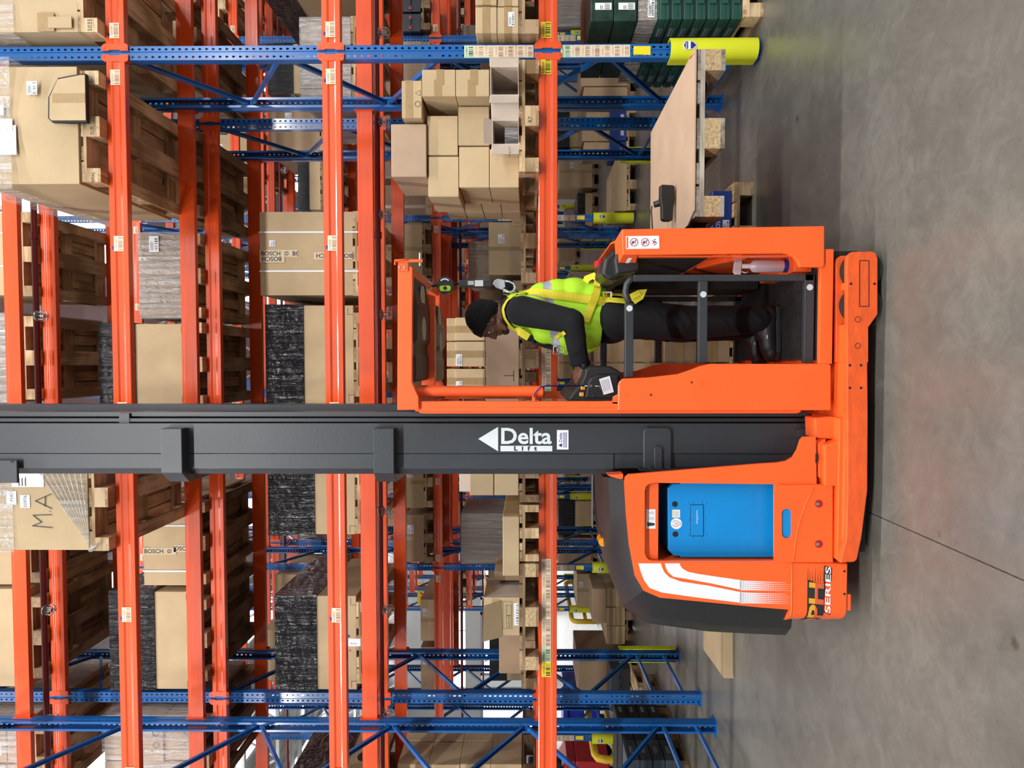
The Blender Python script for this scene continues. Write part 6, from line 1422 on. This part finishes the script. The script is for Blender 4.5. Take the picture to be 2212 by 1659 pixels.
# hidden trunk and limbs, so that the figure is one body
for a, c, r0, r1 in ((nek, che, .085, .125), (che, wai, .125, .115), (wai, pel, .115, .12), (pel, hip_n, .10, .08), (pel, hip_f, .10, .08), (hip_n, kn_n, .075, .052), (kn_n, an_n, .05, .036), (hip_f, kn_f, .075, .052), (kn_f, an_f, .05, .036), (nek, sh_n, .07, .055), (nek, sh_f, .07, .055), (sh_n, el_n, .048, .040), (sh_f, el_f, .048, .040), (el_n, wr_n, .040, .028), (el_f, wr_f, .040, .028), (an_n, an_n+Vector((-.16, 0, -.08)), .035, .03), (an_f, an_f+Vector((-.16, 0, -.08)), .035, .03)): cap(b, a, c, r0, r1)
def hand(b, w, fwd, up, side, curl=.6, thumb=1):
    """palm and five fingers: fwd runs from wrist to knuckles, up is the back of the hand, side points to the thumb"""
    fwd, up, side = Vector(fwd).normalized(), Vector(up), Vector(side); up = (up-fwd*up.dot(fwd)).normalized(); side = fwd.cross(up)*thumb
    def Q(f, s_, u): return w+fwd*f+side*s_+up*u
    cap(b, w-fwd*.03, Q(.02, 0, 0), .028, .027); blob(b, Q(.050, .003, -.002), (.048, .040, .018), (fwd, side, up)); cap(b, Q(.025, .026, -.006), Q(.075, .028, 0), .014, .012); cap(b, Q(.03, -.026, -.004), Q(.072, -.028, -.002), .013, .011)
    for k, (s_, l1, l2, l3, r) in enumerate(((.030, .042, .026, .022, .0098), (.010, .047, .030, .023, .0102), (-.011, .043, .028, .022, .0098), (-.030, .033, .021, .019, .0088))):
        a = Q(.084-(.004 if k in (0, 3) else 0), s_, .001); ang = [.25+curl*.35, .55+curl*.75, .75+curl*1.05]; p = a; sp = s_*1.2
        for q, (l_, an) in enumerate(zip((l1, l2, l3), ang)):
            d = (fwd*math.cos(an)-up*math.sin(an)+side*sp).normalized(); p2 = p+d*l_; cap(b, p, p2, r*(1-.10*q), r*(.90-.10*q), 12, 4); blob(b, p, (r*1.08,)*3); p = p2
    a = Q(.022, .030, -.008); m1 = a+(fwd*.75+side*.55-up*.35).normalized()*.040; m2 = m1+(fwd*.85+side*.05-up*.55).normalized()*.030; m3 = m2+(fwd*.8-side*.2-up*.6).normalized()*.024
    cap(b, a, m1, .015, .0125, 12, 4); cap(b, m1, m2, .012, .0108, 12, 4); cap(b, m2, m3, .0108, .009, 12, 4)
hand(b, wr_n, (-.86, -.10, .10), (.12, -.60, .78), (0, 1, 0), .80, -1)
hand(b, wr_f, (-.95, -.1, -.08), (.05, .25, .95), (0, -1, 0), .5, 1)
body = remesh(b, 'body', .0055, M.skin, man, 3)
for s_ in (-1, 1):
    e = MB(M.white).ell(H(.0725, s_*.032, -.003), .0105, .0105, .0105, 14, 10).m(M.ink).ell(H(.0795, s_*.033, -.005), .0055, .0055, .0055, 10, 8).build('eye', man)
    MB(M.skin).tube([H(.076, s_*.018, .006), H(.086, s_*.031, .0085), H(.076, s_*.045, .004)], .0042, 8).build('eyelid', man)
    MB(M.hair).tube([H(.093, s_*.015, .021), H(.093, s_*.034, .026), H(.078, s_*.052, .018)], [.004, .0045, .002], 6).build('eyebrow', man)
    b = MB(M.hair); blob(b, H(-.045, s_*.052, -.055), (.03, .016, .022), ax); b.build('hair', man)
b = MB(M.skinp); cap(b, H(.0955, .017, -.0600), H(.0955, -.017, -.0600), .0048, .0048); cap(b, H(.093, .014, -.0695), H(.093, -.014, -.0695), .0056, .0056); b.build('lips', man)
b = MB(M.hair); blob(b, H(.082, 0, -.098), (.020, .022, .024), ax); cap(b, H(.078, .03, -.080), H(.080, 0, -.112), .007, .010); cap(b, H(.078, -.03, -.080), H(.080, 0, -.112), .007, .010); remesh(b, 'goatee', .004, M.hair, man, 2)
b = MB(M.skin)
b.tube([H(.010+.018*math.cos(t), .086, -.018+.030*math.sin(t)) for t in [-.9+4.6*k/12 for k in range(13)]], .004, 8); b.build('ear_rim', man)
# --- beanie with its turned-up edge
nx_ = (hf*-.607+hu*.795).normalized(); fx_ = (hf*.795+hu*.607).normalized(); bc = H(.004, 0, -.016)
def ring(t, a, c, k=28, wob=0): return [bc+nx_*(t+wob*math.sin(3*j))+fx_*a*math.cos(2*math.pi*j/k)+hl*c*math.sin(2*math.pi*j/k) for j in range(k)]
b = MB(M.knit); b.smooth = True
b.loft([ring(.035, .108, .088), ring(.06, .107, .088, wob=.001), ring(.085, .098, .081, wob=.002), ring(.110, .086, .070, wob=.003), ring(.132, .062, .050, wob=.003), ring(.148, .032, .024), ring(.151, .002, .002)]); bn = b.build('beanie', man)
b = MB(M.knit); b.smooth = True
b.loft([ring(-.002, .104, .084), ring(-.006, .110, .090), ring(.004, .1145, .0945), ring(.045, .1155, .0955), ring(.054, .112, .092), ring(.052, .104, .085)]); b.build('turned_edge', bn)
# --- sweatshirt, vest, trousers, boots
b = MB(M.sweater)
sl = che.lerp(nek, .55)
for a, c, r0, r1 in ((nek, che, .095, .135), (che, wai, .135, .128), (wai, pel, .128, .135), (nek, sh_n, .09, .085), (nek, sh_f, .09, .085), (sh_n, el_n, .088, .068), (sh_f, el_f, .088, .068), (el_n, wr_n-(wr_n-el_n).normalized()*.03, .066, .052), (el_f, wr_f-(wr_f-el_f).normalized()*.03, .066, .052), (pel, pel+Vector((0, 0, -.02)), .14, .14)): cap(b, a, c, r0, r1)
for j in range(9):                                    # cloth folds at the elbow and the cuff
    for (A, B_) in ((sh_n, el_n), (el_n, wr_n), (sh_f, el_f), (el_f, wr_f)):
        t = .62+.05*j if A in (sh_n, sh_f) else .04+.10*j; p = A.lerp(B_, min(t, .93)); d = (B_-A).normalized(); u = d.orthogonal().normalized(); w = d.cross(u); a0 = random.uniform(0, 6.28); r = .066 if A in (sh_n, sh_f) else .061-.011*t
        pts = [p+d*.012*math.sin(2*q)+(u*math.cos(a0+q)+w*math.sin(a0+q))*(r-.002) for q in (0, .5, 1.0, 1.5)]
        for q in range(3): cap(b, pts[q], pts[q+1], .010, .010, 8, 3)
swt = remesh(b, 'sweatshirt', .010, M.sweater, man, 4)
cuffd = (wr_n-el_n).normalized(); b = MB(M.sweater)
for (A, B_) in ((el_n, wr_n), (el_f, wr_f)):
    d = (B_-A).normalized(); u = d.orthogonal().normalized(); w = d.cross(u); b.smooth = True
    b.loft([[B_+d*t+(u*math.cos(2*math.pi*j/20)+w*math.sin(2*math.pi*j/20))*r for j in range(20)] for t, r in ((-.06, .054), (-.02, .054), (.004, .058), (.004, .046), (-.03, .042))], caps=False)
b.build('sleeve_cuffs', swt)
b = MB(M.hivis)
fr = Vector((-1, 0, 0))
for a, c, r0, r1 in ((nek+Vector((.005, 0, -.045)), che, .112, .150), (che, wai, .150, .146), (wai, pel+Vector((0, 0, .05)), .146, .150)): cap(b, a, c, r0, r1)
for s_, sh in ((-1, sh_n), (1, sh_f)):
    for zo, r in ((0, .094), (-.07, .095)): cap(b, nek+Vector((0, s_*.04, -.05+zo*.6)), nek.lerp(sh, .66)+Vector((0, 0, -.015+zo)), .075, r)
    for zz, xx, r in ((1175, 636, .07), (1205, 633, .08), (1240, 632, .085), (1275, 642, .085), (1292, 722, .07), (1262, 730, .07), (1225, 733, .07), (1180, 716, .07)): blob(b, P3(zz, xx+(8 if s_ > 0 else 0), PC+s_*.055), (r, r*1.15, r*1.3))
vest = remesh(b, 'safety_vest', .010, M.hivis, man, 14)
vm = vest.data; vm.materials.append(M.reflect); off = world_off(man)
import bmesh
bm = bmesh.new(); bm.from_mesh(vm)
zh = at(1303, 690, PC-.15)[1]-off.z; bmesh.ops.bisect_plane(bm, geom=bm.verts[:]+bm.edges[:]+bm.faces[:], plane_co=(0, 0, zh), plane_no=(.10, 0, 1), clear_inner=True)
shl, ell_ = sh_n-off, el_n-off
def armdist(p, a, c):
    d = (c-a).normalized(); t = (p-a).dot(d); q = a+d*t; return (p-q).length, t
z1_, z2_ = at(1200, 690, PC-.15)[1]-off.z, at(1181, 690, PC-.15)[1]-off.z
kill = []
for f in bm.faces:
    p = f.calc_center_median(); tilt = p.z-.16*(p.x-(che-off).x)
    if z1_ < tilt < z2_: f.material_index = 1
    for a, c in ((shl, ell_), (sh_f-off, el_f-off)):
        d, t = armdist(p, a, c)
        if -.03 < t < .20 and d < .092 and abs(p.y-(PC-off.y)) > .06: kill.append(f); break
        if -.07 < t < .14 and .102 < d < .116 and abs(p.y-(PC-off.y)) > .05: f.material_index = 1
bm.to_mesh(vm); bm.free()
tk = vest.modifiers.new('cloth', 'SOLIDIFY'); tk.thickness = .004; tk.offset = 1
b = MB(M.trouser)
for a, c, r0, r1 in ((pel+Vector((0, 0, .02)), pel, .128, .132), (pel, hip_n, .125, .108), (pel, hip_f, .125, .108), (hip_n, kn_n, .120, .100), (kn_n, an_n, .098, .082), (hip_f, kn_f, .118, .098), (kn_f, an_f, .095, .080)): cap(b, a, c, r0, r1)
blob(b, pel+Vector((.05, -.06, -.04)), (.09, .09, .12)); blob(b, pel+Vector((.05, .06, -.04)), (.09, .09, .12))
for j in range(14):
    for (A, B_, r) in ((hip_n, kn_n, .112), (kn_n, an_n, .092), (hip_f, kn_f, .110), (kn_f, an_f, .088)):
        t = random.uniform(.1, .98); p = A.lerp(B_, t); d = (B_-A).normalized(); u = d.orthogonal().normalized(); w = d.cross(u); a0 = random.uniform(0, 6.28)
        rr = r*(1-.1*t)-.003; pts = [p+d*.05*q+(u*math.cos(a0+q*.7)+w*math.sin(a0+q*.7))*rr for q in (0, .5, 1.0)]
        for q in range(2): cap(b, pts[q], pts[q+1], .011, .011, 8, 3)
trs = remesh(b, 'trousers', .010, M.trouser, man, 4)
for an in (an_n, an_f):
    b = MB(M.boot); g = Vector((an.x, an.y, ZF))
    def G_(x, y, z): return g+Vector((-x, y, z))
    cap(b, G_(.0, 0, .16), G_(-.005, 0, .07), .064, .056); cap(b, G_(-.035, 0, .05), G_(.06, 0, .060), .050, .054); cap(b, G_(.06, 0, .062), G_(.16, -.006, .052), .056, .052); blob(b, G_(.185, -.008, .045), (.060, .050, .042)); cap(b, G_(.02, 0, .13), G_(.11, 0, .075), .046, .038)
    bo = remesh(b, 'boot', .007, M.boot, man, 3)
    pts = [(-.085, 0), (-.07, .042), (.03, .042), (.12, .052), (.20, .046), (.245, .012), (.24, -.03), (.19, -.056), (.10, -.050), (.03, -.042), (-.07, -.042)]
    sob = MB(M.rubber).prism([(g.x-x, g.y+y) for x, y in pts], ZF+.0005, ZF+.026, 'z').build('boot_sole', bo, bevel=.004)
    b = MB(M.black)
    for k in range(5): z, x = .10+.018*k, .105-.018*k; b.tube([G_(x, -.034, z-.018), G_(x+.022, 0, z+.006), G_(x, .034, z-.018)], .003, 6)
    b.build('laces', bo); MB(M.paper).box(g.x-.112, g.x-.092, g.y-.052, g.y-.046, ZF+.075, ZF+.083).build('boot_tag', bo)
# --- fall arrest harness: straps laid on the clothes
dg = bpy.context.evaluated_depsgraph_get(); dg.update()
trees = []
for o in (vest, swt, trs):
    e = o.evaluated_get(dg); me = e.to_mesh(); trees.append(BVHTree.FromPolygons([v.co+world_off(man) for v in me.vertices], [tuple(p.vertices) for p in me.polygons])); e.to_mesh_clear()
def onto(v, y, lift=.005):
    r_ = ray(v, y).normalized(); best = None
    for t in trees:
        h = t.ray_cast(Vector((0, 0, EYE)), r_)
        if h[0] is not None and (best is None or h[3] < best[2]): best = (h[0], h[1], h[3])
    if best is None: return P3(v, y, PC-.1), Vector((0, -1, 0))
    n = best[1] if best[1].dot(r_) < 0 else -best[1]
    return best[0]+n*lift-r_*.002, n
def strap(path, w, m_, lift=.005, n=7, name='harness_strap', parent=None, free=None):
    P_, N_ = [], []
    for (a, c) in zip(path, path[1:]):
        for k in range(n): v, y = a[0]+(c[0]-a[0])*k/n, a[1]+(c[1]-a[1])*k/n; p, nn = onto(v, y, lift); P_.append(p); N_.append(nn)
    p, nn = onto(*path[-1], lift); P_.append(p); N_.append(nn)
    for _ in range(3):
        P_ = [P_[0]]+[(P_[k-1]+P_[k]*2+P_[k+1])/4 for k in range(1, len(P_)-1)]+[P_[-1]]; N_ = [N_[0]]+[(N_[k-1]+N_[k]*2+N_[k+1]).normalized() for k in range(1, len(N_)-1)]+[N_[-1]]
    return MB(m_).ribbon(P_, N_, w, .003).build(name, parent or man)
hs = strap([(1112, 641), (1098, 652), (1090, 668), (1094, 686), (1107, 704), (1126, 719), (1142, 729)], .042, M.hivist, .010)
strap([(1142, 729), (1162, 739)], .048, M.ink, .012, name='strap_pad'); strap([(1160, 738), (1190, 747), (1204, 752)], .04, M.black, .012, name='strap_end')
strap([(1118, 638), (1150, 632), (1185, 635), (1230, 640), (1280, 647), (1306, 650)], .048, M.hivist, .008)
strap([(1291, 612), (1286, 636), (1276, 664), (1264, 694)], .044, M.hivist, .012)
strap([(1306, 650), (1330, 652), (1352, 654), (1372, 646)], .046, M.hivist, .010)
strap([(1198, 730), (1212, 724), (1222, 716)], .022, M.hivist, .009)
strap([(1300, 636), (1330, 641), (1362, 640)], .024, M.hivist, .012)
p, n = onto(1312, 650, .016); u = Vector((0, 0, 1)); w = Vector((1, 0, 0)); MB(M.paper).tube([p+u*.028+w*.036, p-u*.028+w*.036, p-u*.028-w*.036, p+u*.028-w*.036], .0055, 8, closed=True).build('buckle', man)
p0 = P3(1286, 614, PC-.17)
MB(M.hivist).ribbon([P3(1262, 616, PC-.10), P3(1268, 602, PC-.12), P3(1282, 596, PC-.13), P3(1292, 604, PC-.15), P3(1288, 618, PC-.17)], Vector((.2, -1, .1)), .040, .003).build('strap_loop', man)
MB(M.hivist).ribbon([P3(1362, 642, PC-.20), P3(1382, 632, PC-.20), P3(1391, 626, PC-.19), P3(1384, 642, PC-.19), P3(1368, 652, PC-.20)], Vector((.1, -1, .3)), .034, .003).build('strap_loop', man)
p = P3(1207, 757, PC-.14); MB(M.steel).tube([p+Vector((.022, 0, .03)), p+Vector((.026, 0, 0)), p+Vector((.012, 0, -.03)), p+Vector((-.012, 0, -.03)), p+Vector((-.024, 0, 0)), p+Vector((-.018, 0, .03))], .0042, 8, closed=True).tube([p+Vector((.025, 0, .008)), p+Vector((-.022, 0, .008))], .0035, 6).build('chest_ring', man)
rg = P3(1107, 636, PC-.05); MB(M.steel).tube([rg+Vector((.003, 0, -.02)), rg+Vector((.012, 0, .02)), rg+Vector((.018, 0, .05)), rg+Vector((.004, .02, .055)), rg+Vector((-.004, .02, .02))], .005, 8).build('back_ring', man)
MB(M.black).box(rg.x-.03, rg.x+.02, rg.y-.03, rg.y+.03, rg.z-.035, rg.z-.02).build('ring_pad', man, bevel=.004)
# --- the arrester hanging between the guard and the harness
Ya = PC-.05
top = P3(925, 617, Ya); fa = thing('fall_arrester', 'black retractable fall arrester with steel hook hanging above the operator', 'safety line', tuple(P3(1070, 613, Ya)))
def A3(v, y): return P3(v, y, Ya)
MB(M.steel).tube([A3(914, 612), A3(923, 609), A3(932, 612), A3(934, 619), A3(931, 625), A3(922, 627), A3(914, 622)], .005, 8, closed=True).build('top_ring', fa)
MB(M.black).tube([A3(932, 618), A3(947, 616)], .008, 8).build('swivel', fa)
c_ = A3(963, 617); hs_ = MB(M.plastic).cyl(c_+Vector((0, -.032, 0)), c_+Vector((0, .032, 0)), .049, 28).build('reel_housing', fa, bevel=.008)
MB(M.hivis).prism([(c_.x+p[0]-.014, c_.z+p[1]) for p in ((-.022, .024), (-.022, -.024), (-.012, -.032), (.004, -.032), (.010, -.024), (.010, .024), (.004, .032), (-.012, .032))], c_.y-.0345, c_.y-.0325).m(M.ink).cyl(c_+Vector((-.018, -.036, 0)), c_+Vector((-.018, -.0345, 0)), .011, 16).build('reel_label', hs_)
MB(M.paper).tube([c_+Vector((.033*math.cos(t)+.0, -.0335, .033*math.sin(t))) for t in [-.8+1.6*k/6 for k in range(7)]], .005, 6).build('reel_sticker', hs_)
MB(M.black).tube([A3(975, 614), A3(992, 613)], .007, 8).build('lifeline', fa)
a, c = A3(991, 613), A3(1063, 613); MB(M.tube).box(a.x-.021, a.x+.021, Ya-.012, Ya+.012, c.z, a.z).build('shock_pack', fa, bevel=.006)
q0, q1 = A3(1011, 606), A3(1044, 619); MB(M.paper).box(q1.x, q0.x, Ya-.0135, Ya-.012, q1.z, A3(1026, 613).z).m(M.capgrey).box(q1.x+.008, q0.x-.004, Ya-.0135, Ya-.012, A3(1024, 613).z, q0.z).build('pack_label', fa)
hk = MB(M.zinc).prism([(A3(v, y).x, A3(v, y).z) for v, y in ((1064, 614), (1068, 606), (1076, 602), (1090, 605), (1092, 620), (1084, 626), (1072, 622))], Ya-.009, Ya+.009).build('hook_body', fa, bevel=.003)
MB(M.zinc).tube([A3(1088, 607), A3(1100, 608), A3(1110, 613), A3(1113, 621), A3(1109, 629), A3(1100, 631), A3(1093, 627), A3(1084, 624)], .0062, 10).build('hook', hk)
# ------------------------------------------------------------------ far loads the photograph shows nothing of are left out
dg = bpy.context.evaluated_depsgraph_get(); dg.update()
def seen(o):
    fam = {o}|set(o.children); bb = [o.matrix_world @ Vector(c) for c in o.bound_box]; lo, hi = bb[0], bb[6]; og = Vector((0, 0, EYE))
    for a in (.08, .36, .64, .92):
        for c in (.12, .5, .88):
            for y in (0,):
                p = Vector((lo.x+(hi.x-lo.x)*a, lo.y+(hi.y-lo.y)*y-(.02 if y == 0 else 0), lo.z+(hi.z-lo.z)*c)); v = p-og; h = SC.ray_cast(dg, og, v.normalized(), distance=v.length+.05)
                if not h[0] or h[4] in fam or (h[1]-og).length > v.length-.03: return True
    return False
DROP = []
for k in range(0, len(FARL), 2):
    c = FARL[k+1]
    if not seen(c) and not seen(FARL[k]):
        DROP += list(c.children)+[c, FARL[k]]
bpy.data.batch_remove(DROP)
